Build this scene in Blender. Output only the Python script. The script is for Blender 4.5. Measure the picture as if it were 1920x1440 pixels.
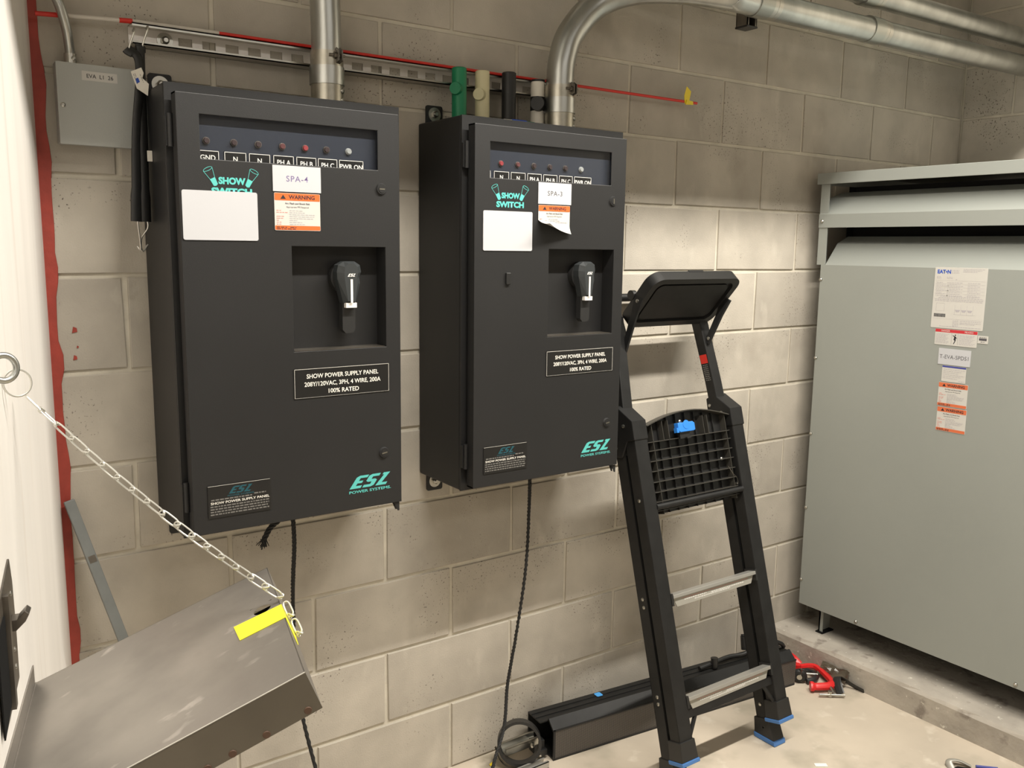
import bpy, bmesh, math, random
from mathutils import Vector as V, Matrix
C = bpy.context.scene.collection
for o in list(bpy.data.objects): bpy.data.objects.remove(o)
PI = math.pi
# ---------------------------------------------------------------- camera, light, exposure
cam_d = bpy.data.cameras.new('camera'); cam = bpy.data.objects.new('camera', cam_d); C.objects.link(cam)
cam_d.sensor_width = 36; cam_d.lens = 1658.5 * 36 / 1920; cam_d.clip_start = .05
cam.matrix_world = (Matrix.Translation((-1.0216, -2.0273, 1.4924)) @ Matrix.Rotation(-.6123, 4, 'Z')
                    @ Matrix.Rotation(1.4175, 4, 'X') @ Matrix.Rotation(.01245, 4, 'Z'))
bpy.context.scene.camera = cam
def area(name, loc, sx, sy, power, col, aim):
    d = bpy.data.lights.new(name, 'AREA'); d.shape = 'RECTANGLE'; d.size = sx; d.size_y = sy; d.energy = power; d.color = col
    o = bpy.data.objects.new(name, d); C.objects.link(o); o.location = loc
    o.rotation_euler = (V(aim) - V(loc)).to_track_quat('-Z', 'Y').to_euler(); return o
area('tube_light', (.85, -1.3, 2.95), 2.8, .06, 96, (1, .945, .85), (.85, -.95, 1.0))
area('room_light', (.2, -3.6, 3.0), 2.4, .5, 13, (1, .95, .87), (.2, -3.2, 0))
w = bpy.data.worlds.new('world'); bpy.context.scene.world = w; w.use_nodes = True
w.node_tree.nodes['Background'].inputs[0].default_value = (.5, .48, .44, 1)
w.node_tree.nodes['Background'].inputs[1].default_value = .035
vs = bpy.context.scene.view_settings
vs.view_transform = 'Standard'; vs.look = 'None'; vs.gamma = 1; vs.use_curve_mapping = False; vs.exposure = .55
# ---------------------------------------------------------------- materials
def sv(n, key, val):
    if key in n.inputs: n.inputs[key].default_value = val
def mat(name, col, rough=.5, metal=0, spec=.5, emit=None, noise=None, bump=None, objvar=0, wear=None):
    """noise=(scale, amount, (sx,sy,sz)); bump=(scale,strength); wear=(colour, scale, threshold, softness, stretch)"""
    m = bpy.data.materials.new(name); m.use_nodes = True; nt = m.node_tree; N = nt.nodes; L = nt.links
    b = N['Principled BSDF']; c4 = (*col, 1)
    sv(b, 'Base Color', c4); sv(b, 'Roughness', rough); sv(b, 'Metallic', metal); sv(b, 'Specular IOR Level', spec)
    if emit: sv(b, 'Emission Color', (*emit[0], 1)); sv(b, 'Emission Strength', emit[1])
    tc = N.new('ShaderNodeTexCoord'); out = None
    def nz(scale, stretch=(1, 1, 1), detail=4):
        mp = N.new('ShaderNodeMapping'); mp.inputs['Scale'].default_value = stretch
        L.new(tc.outputs['Object'], mp.inputs['Vector']); n = N.new('ShaderNodeTexNoise')
        n.inputs['Scale'].default_value = scale; n.inputs['Detail'].default_value = detail
        L.new(mp.outputs[0], n.inputs['Vector']); return n.outputs['Fac']
    if noise or objvar:
        hs = N.new('ShaderNodeHueSaturation'); hs.inputs['Color'].default_value = c4; src = None
        if noise:
            mr = N.new('ShaderNodeMapRange'); mr.inputs[1].default_value = .3; mr.inputs[2].default_value = .7
            mr.inputs[3].default_value = 1 - noise[1]; mr.inputs[4].default_value = 1 + noise[1]
            L.new(nz(noise[0], noise[2] if len(noise) > 2 else (1, 1, 1)), mr.inputs[0]); src = mr.outputs[0]
        if objvar:
            oi = N.new('ShaderNodeObjectInfo'); m2 = N.new('ShaderNodeMapRange')
            m2.inputs[3].default_value = 1 - objvar; m2.inputs[4].default_value = 1 + objvar
            L.new(oi.outputs['Random'], m2.inputs[0])
            if src:
                mu = N.new('ShaderNodeMath'); mu.operation = 'MULTIPLY'; L.new(src, mu.inputs[0]); L.new(m2.outputs[0], mu.inputs[1]); src = mu.outputs[0]
            else: src = m2.outputs[0]
        L.new(src, hs.inputs['Value']); out = hs.outputs[0]
    for wr in (wear or []):
        mx = N.new('ShaderNodeMix'); mx.data_type = 'RGBA'
        if out: L.new(out, mx.inputs[6])
        else: mx.inputs[6].default_value = c4
        mx.inputs[7].default_value = (*wr[0], 1)
        mr = N.new('ShaderNodeMapRange'); mr.inputs[1].default_value = wr[2]; mr.inputs[2].default_value = wr[2] + wr[3]
        f = nz(wr[1], wr[4] if len(wr) > 4 else (1, 1, 1))
        L.new(f, mr.inputs[0]); fac = mr.outputs[0]
        if len(wr) > 5:      # clustered by a second, larger noise
            m3 = N.new('ShaderNodeMapRange'); m3.inputs[1].default_value = wr[6]; m3.inputs[2].default_value = wr[6] + .08
            L.new(nz(wr[5]), m3.inputs[0]); mu = N.new('ShaderNodeMath'); mu.operation = 'MULTIPLY'
            L.new(fac, mu.inputs[0]); L.new(m3.outputs[0], mu.inputs[1]); fac = mu.outputs[0]
        L.new(fac, mx.inputs[0]); out = mx.outputs[2]
    if out: L.new(out, b.inputs['Base Color'])
    if bump:
        bp = N.new('ShaderNodeBump'); bp.inputs['Strength'].default_value = bump[1]; bp.inputs['Distance'].default_value = .002
        L.new(nz(bump[0]), bp.inputs['Height']); L.new(bp.outputs[0], b.inputs['Normal'])
    return m
pit = ((.10, .085, .07), 170, .625, .03, (1, 1, 1), 4.5, .525)
M = dict(
 block=mat('block_concrete', (.435, .398, .340), .92, noise=(7, .12), bump=(260, .35), objvar=.09,
           wear=[((.53, .49, .42), 7, .58, .22, (1.6, 1.6, .8)), ((.33, .295, .245), 3.2, .58, .16), pit]),
 mortar=mat('mortar', (.57, .53, .445), .95, noise=(12, .14), bump=(120, .5)),
 floor=mat('floor_concrete', (.50, .435, .35), .8, noise=(3, .12), bump=(90, .15), wear=[((.36, .32, .25), 4.5, .54, .15), ((.60, .54, .45), 11, .60, .12)]),
 pad=mat('pad_concrete', (.40, .365, .315), .95, noise=(9, .16), bump=(70, .9), wear=[((.24, .21, .18), 16, .58, .1), ((.6, .57, .5), 40, .66, .05)]),
 white=mat('white_paint', (.78, .75, .71), .5, noise=(5, .05, (3, 3, .25)), wear=[((.62, .56, .50), 6, .6, .25, (4, 4, .2))]),
 ceil=mat('ceiling_paint', (.30, .28, .25), .9), wallp=mat('far_wall_paint', (.50, .47, .42), .9),
 red=mat('red_sealant', (.33, .045, .03), .6, noise=(30, .15), bump=(60, .6)),
 cab=mat('black_powder_coat', (.0165, .0165, .017), .47, spec=.4, noise=(4, .08), bump=(900, .12)),
 board=mat('lamp_board', (.028, .033, .045), .3), cabin=mat('recess_black', (.020, .020, .020), .5, spec=.4),
 grey=mat('transformer_grey', (.285, .300, .278), .5, bump=(700, .12), noise=(2, .03)),
 greyd=mat('ebox_grey', (.40, .41, .39), .5, bump=(500, .1)),
 dark=mat('dark_void', (.012, .012, .012), .9, spec=.1),
 galv=mat('galvanised_steel', (.50, .51, .49), .33, 1, noise=(14, .18, (1, 1, .3)), bump=(80, .08)),
 galvx=mat('galvanised_run', (.44, .45, .42), .36, 1, noise=(10, .2, (.3, 1, 1)), bump=(80, .08)),
 zinc=mat('zinc_bright', (.50, .49, .45), .30, 1), zincd=mat('zinc_dull', (.46, .44, .38), .35, 1, noise=(30, .2)),
 chrome=mat('chain_steel', (.66, .65, .60), .36, .8),
 steel=mat('brushed_lid_steel', (.37, .345, .315), .40, .75, noise=(7, .22, (1, 1, 1)), bump=(40, .05),
           wear=[((.66, .62, .58), 17, .60, .08, (1, 2.2, 1.6), 3.0, .50), ((.23, .21, .195), 3.5, .55, .2)]),
 steelf=mat('lid_steel_dim', (.155, .14, .115), .45, .6, noise=(8, .12)), brown=mat('rust_rivet', (.10, .055, .035), .6), latch=mat('latch_steel', (.20, .18, .155), .35, .8, noise=(20, .2)),  # steelf: lid steel browned and darkened to paint the front skirt's dim reflection
 ladder=mat('ladder_black', (.012, .012, .012), .48, spec=.38, noise=(30, .2), bump=(500, .08)),
 plastic=mat('black_plastic', (.016, .016, .016), .4, spec=.5), rib=mat('rib_plastic', (.045, .042, .036), .35),
 alu=mat('aluminium', (.50, .49, .46), .40, .7), riser=mat('tread_riser', (.40, .385, .34), .45, .4),
 blue=mat('blue_plastic', (.03, .22, .72), .45), bluef=mat('blue_foot', (.06, .17, .42), .5),
 green=mat('green_rubber', (.004, .20, .085), .5), cream=mat('cream_rubber', (.62, .57, .36), .5),
 sleeve=mat('black_rubber', (.014, .014, .014), .5), wsleeve=mat('white_rubber', (.74, .70, .62), .5),
 card=mat('white_card', (.515, .52, .545), .45), sheet=mat('label_white', (.56, .545, .51), .5),
 orange=mat('label_orange', (.72, .13, .025), .5), orange2=mat('label_orange_faded', (.62, .15, .06), .5),
 crimson=mat('label_red', (.52, .03, .04), .5), navy=mat('label_navy', (.05, .06, .28), .5),
 ink=mat('ink_black', (.02, .02, .025), .5), inkg=mat('ink_grey', (.42, .40, .42), .6), inkr=mat('ink_red', (.65, .25, .22), .6),
 inkp=mat('ink_violet', (.16, .12, .26), .6), inkd=mat('ink_label', (.08, .075, .085), .6), inkb=mat('ink_blue', (.02, .08, .45), .5),
 teal=mat('teal_print', (.10, .50, .47), .5), teald=mat('teal_dim', (.01, .075, .10), .5),
 engr=mat('engraved_white', (.80, .78, .72), .5), engd=mat('engraved_dim', (.17, .165, .155), .5), plate=mat('plate_black', (.012, .012, .012), .3),
 handle=mat('handle_grey', (.032, .036, .038), .5, spec=.4), hwhite=mat('handle_white', (.80, .78, .75), .5),
 lampred=mat('lamp_red', (.26, .04, .045), .35), lampdark=mat('lamp_dark', (.045, .030, .030), .35), lampclr=mat('lamp_clear', (.30, .31, .30), .3), lampmid=mat('lamp_mid', (.11, .04, .04), .35),
 rod=mat('rod_red', (.62, .03, .02), .4), rodw=mat('rod_white', (.60, .56, .50), .45), yel=mat('yellow_tape', (.80, .62, .02), .45),
 yel2=mat('yellow_marking_tape', (.90, .84, .04), .5), rope=mat('rope_black', (.010, .010, .010), .7), tag=mat('fabric_tag', (.68, .65, .58), .7),
 cclamp=mat('clamp_red', (.62, .02, .02), .35), tape=mat('scrap_white', (.82, .82, .74), .6), btape=mat('painter_tape', (.06, .30, .68), .6),
 web=mat('rail_web_lit', (.74, .70, .66), .35, .35), pole=mat('grey_tube', (.17, .18, .175), .5, noise=(20, .1)), debris=mat('clear_plastic_dark', (.09, .075, .055), .2))
# perforated sheet: real dark sheet with dot grid as a bump-free colour print of its holes
def perf():
    m = mat('perforated_sheet', (.05, .046, .042), .45); nt = m.node_tree; N = nt.nodes; L = nt.links; b = N['Principled BSDF']
    tc = N.new('ShaderNodeTexCoord'); mp = N.new('ShaderNodeMapping'); mp.inputs['Scale'].default_value = (230, 230, 230)
    L.new(tc.outputs['UV'], mp.inputs[0]); vo = N.new('ShaderNodeTexVoronoi'); vo.voronoi_dimensions = '2D'; vo.inputs['Randomness'].default_value = 0
    vo.inputs['Scale'].default_value = 1; L.new(mp.outputs[0], vo.inputs['Vector'])
    r = N.new('ShaderNodeMapRange'); r.inputs[1].default_value = .24; r.inputs[2].default_value = .32
    L.new(vo.outputs['Distance'], r.inputs[0]); mx = N.new('ShaderNodeMix'); mx.data_type = 'RGBA'
    mx.inputs[6].default_value = (.20, .175, .15, 1); mx.inputs[7].default_value = (.035, .032, .030, 1)
    L.new(r.outputs[0], mx.inputs[0]); L.new(mx.outputs[2], b.inputs['Base Color']); return m
M['perf'] = perf()
def glass():
    m = bpy.data.materials.new('window_glass'); m.use_nodes = True; nt = m.node_tree; N = nt.nodes; L = nt.links; N.remove(N['Principled BSDF'])
    t = N.new('ShaderNodeBsdfTransparent'); t.inputs[0].default_value = (.985, .99, 1, 1); g = N.new('ShaderNodeBsdfGlossy'); g.inputs['Roughness'].default_value = .06
    f = N.new('ShaderNodeFresnel'); f.inputs[0].default_value = 1.45; mx = N.new('ShaderNodeMixShader'); ge = N.new('ShaderNodeNewGeometry'); iv = N.new('ShaderNodeMath'); iv.operation = 'SUBTRACT'; iv.inputs[0].default_value = 1
    L.new(ge.outputs['Backfacing'], iv.inputs[1]); mu = N.new('ShaderNodeMath'); mu.operation = 'MULTIPLY'; L.new(f.outputs[0], mu.inputs[0]); L.new(iv.outputs[0], mu.inputs[1]); L.new(mu.outputs[0], mx.inputs[0])
    L.new(t.outputs[0], mx.inputs[1]); L.new(g.outputs[0], mx.inputs[2]); L.new(mx.outputs[0], N['Material Output'].inputs[0]); return m
M['glass'] = glass()
# ---------------------------------------------------------------- helpers
ORG = {}
def thing(name, label, cat, loc, group=None):
    o = bpy.data.objects.new(name, None); C.objects.link(o); o.location = loc; o.empty_display_size = .05
    o['label'] = label; o['category'] = cat
    if group: o['group'] = group
    ORG[o] = V(loc); return o
def obj(name, bm, m, parent=None, label=None, smooth=False, kind=None, bevel=0, org=None, shift=None):
    """links a world-space bmesh as one mesh; its origin is its root's origin"""
    O = ORG[parent] if parent else V(org or (0, 0, 0))
    bmesh.ops.recalc_face_normals(bm, faces=bm.faces)
    bmesh.ops.translate(bm, vec=-O, verts=bm.verts)
    me = bpy.data.meshes.new(name); bm.to_mesh(me); bm.free(); me.materials.append(M[m])
    if smooth:
        for p in me.polygons: p.use_smooth = True
        try: me.set_sharp_from_angle(angle=math.radians(40))
        except Exception: pass
    o = bpy.data.objects.new(name, me); C.objects.link(o)
    if parent: o.parent = parent; ORG[o] = O
    else: o.location = O; ORG[o] = O
    if label: o['label'] = label
    if kind: o['kind'] = kind
    if bevel:
        b = o.modifiers.new('bevel', 'BEVEL'); b.width = bevel; b.segments = 2; b.limit_method = 'ANGLE'; b.angle_limit = math.radians(50)
        if not smooth:
            for p in me.polygons: p.use_smooth = False
    return o
def tag(o, label, cat, group=None):
    o['label'] = label; o['category'] = cat
    if group: o['group'] = group
    return o
NB = bmesh.new
class F:                                     # a local frame: origin and three axes
    def __init__(s, O, u, v, n): s.O = V(O); s.u = V(u).normalized(); s.v = V(v).normalized(); s.n = V(n).normalized()
    def __call__(s, u, v, n=0): return s.O + s.u * u + s.v * v + s.n * n
WORLD = F((0, 0, 0), (1, 0, 0), (0, 1, 0), (0, 0, 1))
def box(bm, a, b, f=WORLD):
    (x0, x1), (y0, y1), (z0, z1) = [sorted(t) for t in zip(a, b)]
    v = [bm.verts.new(f(x, y, z)) for x in (x0, x1) for y in (y0, y1) for z in (z0, z1)]
    for q in ((0, 1, 3, 2), (4, 6, 7, 5), (0, 4, 5, 1), (2, 3, 7, 6), (0, 2, 6, 4), (1, 5, 7, 3)): bm.faces.new([v[i] for i in q])
    return bm
def prism(bm, pts, n0, n1, f=WORLD):         # polygon in (u,v) extruded along n
    a = [bm.verts.new(f(u, v, n0)) for u, v in pts]; b = [bm.verts.new(f(u, v, n1)) for u, v in pts]
    bm.faces.new(a); bm.faces.new(b[::-1]); k = len(pts)
    for i in range(k): bm.faces.new((a[i], b[i], b[(i + 1) % k], a[(i + 1) % k]))
    return bm
def cyl(bm, p0, p1, r0, r1=None, seg=20, caps=True):
    p0 = V(p0); p1 = V(p1); r1 = r0 if r1 is None else r1; d = (p1 - p0).normalized(); a = d.orthogonal().normalized(); b = d.cross(a)
    A = [bm.verts.new(p0 + (a * math.cos(2 * PI * i / seg) + b * math.sin(2 * PI * i / seg)) * r0) for i in range(seg)]
    B = [bm.verts.new(p1 + (a * math.cos(2 * PI * i / seg) + b * math.sin(2 * PI * i / seg)) * r1) for i in range(seg)]
    for i in range(seg): bm.faces.new((A[i], A[(i + 1) % seg], B[(i + 1) % seg], B[i]))
    if caps: bm.faces.new(A[::-1]); bm.faces.new(B)
    return bm
def spl(pts, n=8):                           # Catmull-Rom resampling
    P = [V(p) for p in pts]; P = [P[0] * 2 - P[1]] + P + [P[-1] * 2 - P[-2]]; out = []
    for i in range(1, len(P) - 2):
        for k in range(n):
            t = k / n; a, b, c, d = P[i - 1], P[i], P[i + 1], P[i + 2]
            out.append(.5 * ((2 * b) + (c - a) * t + (2 * a - 5 * b + 4 * c - d) * t * t + (3 * b - a - 3 * c + d) * t ** 3))
    return out + [P[-2]]
def tube(bm, pts, r, seg=12, closed=False, flat=None, rad=None):
    P = [V(p) for p in pts]; n = len(P); rings = []; up = None
    for i in range(n):
        d = (P[(i + 1) % n] - P[i - 1]) if closed else (P[min(i + 1, n - 1)] - P[max(i - 1, 0)]); d.normalize()
        if up is None: up = d.orthogonal().normalized()
        up = (up - d * up.dot(d)).normalized(); s = d.cross(up); rr = rad[i] if rad else r
        rings.append([bm.verts.new(P[i] + (up * math.cos(2 * PI * k / seg) + s * math.sin(2 * PI * k / seg) * (flat or 1)) * rr) for k in range(seg)])
    for i in range(n if closed else n - 1):
        A = rings[i]; B = rings[(i + 1) % n]
        for k in range(seg): bm.faces.new((A[k], A[(k + 1) % seg], B[(k + 1) % seg], B[k]))
    if not closed: bm.faces.new(rings[0][::-1]); bm.faces.new(rings[-1])
    return bm
def torus(bm, c, ax, R, r, seg=28, s2=8, a0=0, a1=2 * PI, sx=1):
    ax = V(ax).normalized(); u = ax.orthogonal().normalized(); w_ = ax.cross(u); full = abs(a1 - a0 - 2 * PI) < 1e-6
    pts = [V(c) + u * math.cos(a0 + (a1 - a0) * i / seg) * R + w_ * math.sin(a0 + (a1 - a0) * i / seg) * R for i in range(seg if full else seg + 1)]
    return tube(bm, pts, r, s2, closed=full)
def rrect(u0, v0, u1, v1, r, k=5):
    pts = []
    for cx, cy, a in ((u1 - r, v1 - r, 0), (u0 + r, v1 - r, 90), (u0 + r, v0 + r, 180), (u1 - r, v0 + r, 270)):
        for i in range(k + 1):
            t = math.radians(a + 90 * i / k); pts.append((cx + r * math.cos(t), cy + r * math.sin(t)))
    return pts
def text(name, s, f, u, v, size, m, parent, n=.0006, align='LEFT', bold=0, shear=0, sx=1, ext=.0002, label=None, space=1):
    cu = bpy.data.curves.new(name, 'FONT'); cu.body = s; cu.size = size / .72; cu.align_x = align; cu.offset = bold; cu.shear = shear
    cu.extrude = 0; cu.resolution_u = 3; cu.space_character = space
    t = bpy.data.objects.new(name, cu); C.objects.link(t); dg = bpy.context.evaluated_depsgraph_get()
    me = bpy.data.meshes.new_from_object(t.evaluated_get(dg)); bpy.data.objects.remove(t)
    bm = NB(); bm.from_mesh(me); bpy.data.meshes.remove(me)
    for x in bm.verts: x.co = f(u + x.co.x * sx, v + x.co.y, n)
    return obj(name, bm, m, parent, label)
def sheet(name, f, u0, v0, u1, v1, m, parent, n0=0, t=.001, r=.003, label=None):
    return obj(name, prism(NB(), rrect(u0, v0, u1, v1, r), n0, n0 + t, f), m, parent, label)
def holes(xs, zs, skip, n0, n1, f):          # plate made of grid cells with openings
    bm = NB(); g = {}
    def vt(i, j, n): return g.setdefault((i, j, n), bm.verts.new(f(xs[i], zs[j], (n0, n1)[n])) if (i, j, n) not in g else g[(i, j, n)])
    solid = lambda i, j: 0 <= i < len(xs) - 1 and 0 <= j < len(zs) - 1 and (i, j) not in skip
    for i in range(len(xs) - 1):
        for j in range(len(zs) - 1):
            if not solid(i, j): continue
            for n in (0, 1): bm.faces.new([vt(i, j, n), vt(i + 1, j, n), vt(i + 1, j + 1, n), vt(i, j + 1, n)])
            for (di, dj, a, b) in ((-1, 0, (i, j), (i, j + 1)), (1, 0, (i + 1, j), (i + 1, j + 1)), (0, -1, (i, j), (i + 1, j)), (0, 1, (i, j + 1), (i + 1, j + 1))):
                if not solid(i + di, j + dj): bm.faces.new([vt(*a, 0), vt(*b, 0), vt(*b, 1), vt(*a, 1)])
    return bm
def lines(name, f, rows, m, parent, n=.0013, seed=1, h=.0012, frac=1):   # rows of small illegible print, word by word
    rnd = random.Random(seed); bm = NB()
    for (u0, u1, v) in rows:
        u = u0
        while u < u1 - .001:
            wd = min(rnd.uniform(.003, .009), u1 - u); box(bm, (u, v, n), (u + wd, v + h, n + .0002), f); u += wd + .0018
    return obj(name, bm, m, parent, kind='stuff')
def warning(parent, f, u0, v0, u1, v1, name='warning_label', m='orange', label=None, seed=3, n0=0, curl=False):
    W = u1 - u0; H = v1 - v0
    if not curl: s = sheet(name, f, u0, v0, u1, v1, 'sheet', parent, n0, .0008, .002, label)
    else:
        bm = NB(); nx, ny = 16, 16; g = []
        for j in range(ny + 1):
            row = []
            for i in range(nx + 1):
                a = i / nx; b = j / ny; lim = .50 - .22 * a   # lower edge lifts and rolls
                nn = .0008; vv = v0 + H * b; uu = u0 + W * a
                if b < lim - .12 * 0:
                    t = (lim - b); k = max(0, 1 - a * .75)
                    nn += H * (1.15 * t * k + .35 * t * t); vv = v0 + H * b + H * t * k * (.30 + .9 * t)
                row.append(bm.verts.new(f(uu, vv, nn)))
            g.append(row)
        for j in range(ny):
            for i in range(nx): bm.faces.new((g[j][i], g[j][i + 1], g[j + 1][i + 1], g[j + 1][i]))
        s = obj(name, bm, 'sheet', parent, label, smooth=True)
    n = n0 + .0009
    sheet('orange_band', f, u0 + .0006, v1 - .2 * H, u1 - .0006, v1 - .0006, m, s, n, .0002, .0015)
    if not curl: sheet('orange_band', f, u0 + .0006, v0 + .001, u1 - .0006, v0 + .13 * H, m, s, n, .0002, .0015)
    text('lettering', 'WARNING', f, u0 + W * .60, v1 - .155 * H, .105 * H, 'ink', s, n + .0004, 'CENTER', .0003, sx=1.05)
    obj('alert_symbol', prism(NB(), [(u0 + W * .13, v1 - .16 * H), (u0 + W * .25, v1 - .16 * H), (u0 + W * .19, v1 - .05 * H)], n + .0003, n + .0005, f), 'ink', s)
    text('lettering', 'Arc Flash and Shock Risk', f, u0 + W / 2, v1 - .30 * H, .050 * H, 'inkd', s, n + .0002, 'CENTER', .0001)
    text('lettering', 'Appropriate PPE Required', f, u0 + W / 2, v1 - .39 * H, .043 * H, 'inkd', s, n + .0002, 'CENTER')
    k = 3 if curl else 8
    ws = [.35, .42, .7, .66, .62, .2, .33, .4]
    lines('fine_print', f, [(u0 + W * .32, u0 + W * (.32 + .92 * ws[i] * .9), v1 - (.475 + .052 * i) * H) for i in range(k)], 'inkg', s, n + .0001, seed, .016 * H)
    lines('fine_print', f, [(u0 + W * .04, u0 + W * (.04 + q), v1 - (.475 + .052 * i) * H) for i, q in list(enumerate([.1, .24, 0, .16, .16, .05, .1, .1]))[:k] if q], 'inkr', s, n + .0001, seed + 1, .016 * H)
    if not curl: lines('fine_print', f, [(u0 + W * .04, u0 + W * .26, v0 + .075 * H), (u0 + W * .33, u0 + W * .46, v0 + .075 * H), (u0 + W * .04, u0 + W * .45, v0 + .03 * H)], 'ink', s, n + .0003, seed + 2, .02 * H)
    return s
def bolt(name, p, ax, r, parent, washer=None, m='zinc', h=.004):
    bm = NB(); p = V(p); ax = V(ax).normalized()
    if washer: cyl(bm, p, p + ax * .002, washer, seg=24); p = p + ax * .002
    cyl(bm, p, p + ax * h * .6, r, r * .95, seg=6 if washer else 12); cyl(bm, p + ax * h * .6, p + ax * h, r * .9, r * .5, seg=12)
    return obj(name, bm, m, parent)

# ---------------------------------------------------------------- the setting
UX, UZ = .4064, .2032; XR = 2.645; rnd = random.Random(7)
def struct(name, bm, m): o = obj(name, bm, m); o['kind'] = 'structure'; return o
wb = struct('wall_back', box(NB(), (-1.8, .005, -.02), (XR + .2, .2, 3.3)), 'mortar')
wr_ = struct('wall_right', box(NB(), (XR + .005, .0035, -.02), (XR + .2, -5, 3.3)), 'mortar')
struct('floor', box(NB(), (-2.2, .2, -.1), (XR + .2, -5.2, 0)), 'floor')
struct('ceiling', box(NB(), (-2.2, .2, 3.3), (XR + .2, -5.2, 3.4)), 'ceil')
struct('wall_front', box(NB(), (-2.2, -5.0, 0), (XR + .2, -5.2, 3.3)), 'wallp')
def block(parent, f, u0, u1, v0, v1):
    j = .0055; e = rnd.uniform(-.0006, .0006); bm = NB(); cc = (f(( u0 + u1) / 2, (v0 + v1) / 2, 0))
    a = [(u0 + j, v0 + j), (u1 - j, v0 + j), (u1 - j, v1 - j), (u0 + j, v1 - j)]
    a = [(u + rnd.uniform(-.0018, .0018), v + rnd.uniform(-.0014, .0014)) for u, v in a]; k = .0016
    b = [(u + (k if i in (0, 3) else -k), v + (k if i < 2 else -k)) for i, (u, v) in enumerate(a)]
    R = [[bm.verts.new(f(u, v, n)) for u, v in q] for q, n in ((a, -.012), (a, -.0012 + e), (b, e))]
    for q in range(2):
        for i in range(4): bm.faces.new((R[q][i], R[q][(i + 1) % 4], R[q + 1][(i + 1) % 4], R[q + 1][i]))
    bm.faces.new(R[2]); return obj('concrete_block', bm, 'block', parent)
fb = F((0, 0, 0), (1, 0, 0), (0, 0, 1), (0, -1, 0)); fr = F((XR, 0, 0), (0, -1, 0), (0, 0, 1), (-1, 0, 0))
for i in range(14):
    off = 0 if i % 2 else .5
    for n in range(-3, 8):
        u0 = (n + off) * UX; u1 = u0 + UX
        if u1 < -1.0 or u0 > XR - .02: continue
        block(wb, fb, max(u0, -1.2), min(u1, XR), i * UZ, (i + 1) * UZ)
for i in range(14):
    s = 0 if i % 2 else -.5
    for n in range(0, 7):
        u0 = max((n + s) * UX, 0); u1 = (n + s + 1) * UX
        if u1 > 0.02 and u0 < 2.4: block(wr_, fr, u0, u1, i * UZ, (i + 1) * UZ)
al = math.radians(13); dv = V((math.sin(al), math.cos(al), 0)); nv = V((math.cos(al), -math.sin(al), 0))
FW = F((-.76, 0, 0), -dv, (0, 0, 1), nv)      # left wall: u towards the camera, v up, n into the room
struct('wall_left', box(NB(), (.002, 0, 0), (5.1, 3.3, -.12), FW), 'white')
# red sealant bead up the corner of the block wall
bm = NB(); zr = [.03 * k for k in range(111)]
bul = ((1.245, .014, .018), (1.215, .006, .012), (.645, .008, .02), (1.02, .006, .05), (1.43, .007, .03), (1.80, .008, .05), (1.66, .006, .04), (.40, .005, .05), (1.55, .004, .1))
def sx_(z): return .0175 + .0012 * math.sin(z * 9) + rnd.uniform(-.0008, .0008) + sum(h * math.exp(-((z - c) / w_) ** 2) for c, h, w_ in bul)
vs_ = []
for i, z in enumerate(zr):
    x = -.76 + sx_(z); y = -.0035
    vs_.append([bm.verts.new(p) for p in ((-.765, .004, z), (-.765, y, z), (x - .002, y, z), (x, .002, z))])
for a, b in zip(vs_, vs_[1:]):
    for k in range(3): bm.faces.new((a[k], a[k + 1], b[k + 1], b[k]))
tr = struct('trim_1', bm, 'red')
for (x, z, s) in ((-.715, 1.252, .004), (-.713, 1.31, .005), (-.709, 1.275, .002)):
    obj('sealant_blob', prism(NB(), [(x - s, z - s), (x + s, z - s * .6), (x + s * .8, z + s), (x - s * .5, z + s * 1.6)], 0, .0012, fb), 'red', tr)
# concrete housekeeping pad with a chipped edge
bm = NB(); ny = 60; A = []
for i in range(ny + 1):
    y = -i * 4.0 / ny; c = rnd.uniform(-.004, .004) + (.012 if rnd.random() < .12 else 0)
    A.append([bm.verts.new(p) for p in ((1.605, y, 0), (1.603 + rnd.uniform(-.002, .002), y, .080), (1.611 + c, y, .0915 + rnd.uniform(-.002, .002)), (1.64 + c, y, .093), (XR, y, .093))])
for a, b in zip(A, A[1:]):
    for k in range(4): bm.faces.new((a[k], a[k + 1], b[k + 1], b[k]))
bm.faces.new(A[0]); bm.faces.new(A[-1])
struct('trim_2', bm, 'pad')

# ---------------------------------------------------------------- the two black switch cabinets
LOGO_E = [(0, 0), (.36, 0), (.36, .2), (.15, .2), (.15, .4), (.3, .4), (.3, .58), (.15, .58), (.15, .8), (.38, .8), (.38, 1), (.08, 1), (0, .88)]
LOGO_S = [(.42, 0), (.70, 0), (.78, .1), (.78, .5), (.70, .6), (.57, .6), (.57, .8), (.78, .8), (.78, 1), (.50, 1), (.42, .9), (.42, .5), (.50, .4), (.63, .4), (.63, .2), (.42, .2)]
LOGO_L = [(.86, 0), (1.22, 0), (1.22, .2), (1.02, .2), (1.10, 1), (.88, 1), (.88, .84), (.935, .84)]
def sealogo(f, u, v, s, h, m, parent, n, name='emblem', sub=True):
    bm = NB()
    for L_ in (LOGO_E, LOGO_S, LOGO_L):
        sh = [(u + (x + y * .28) * s, v + y * h) for x, y in L_]
        prism(bm, sh, n, n + .0003, f)
    o = obj(name, bm, m, parent)
    return o
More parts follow.
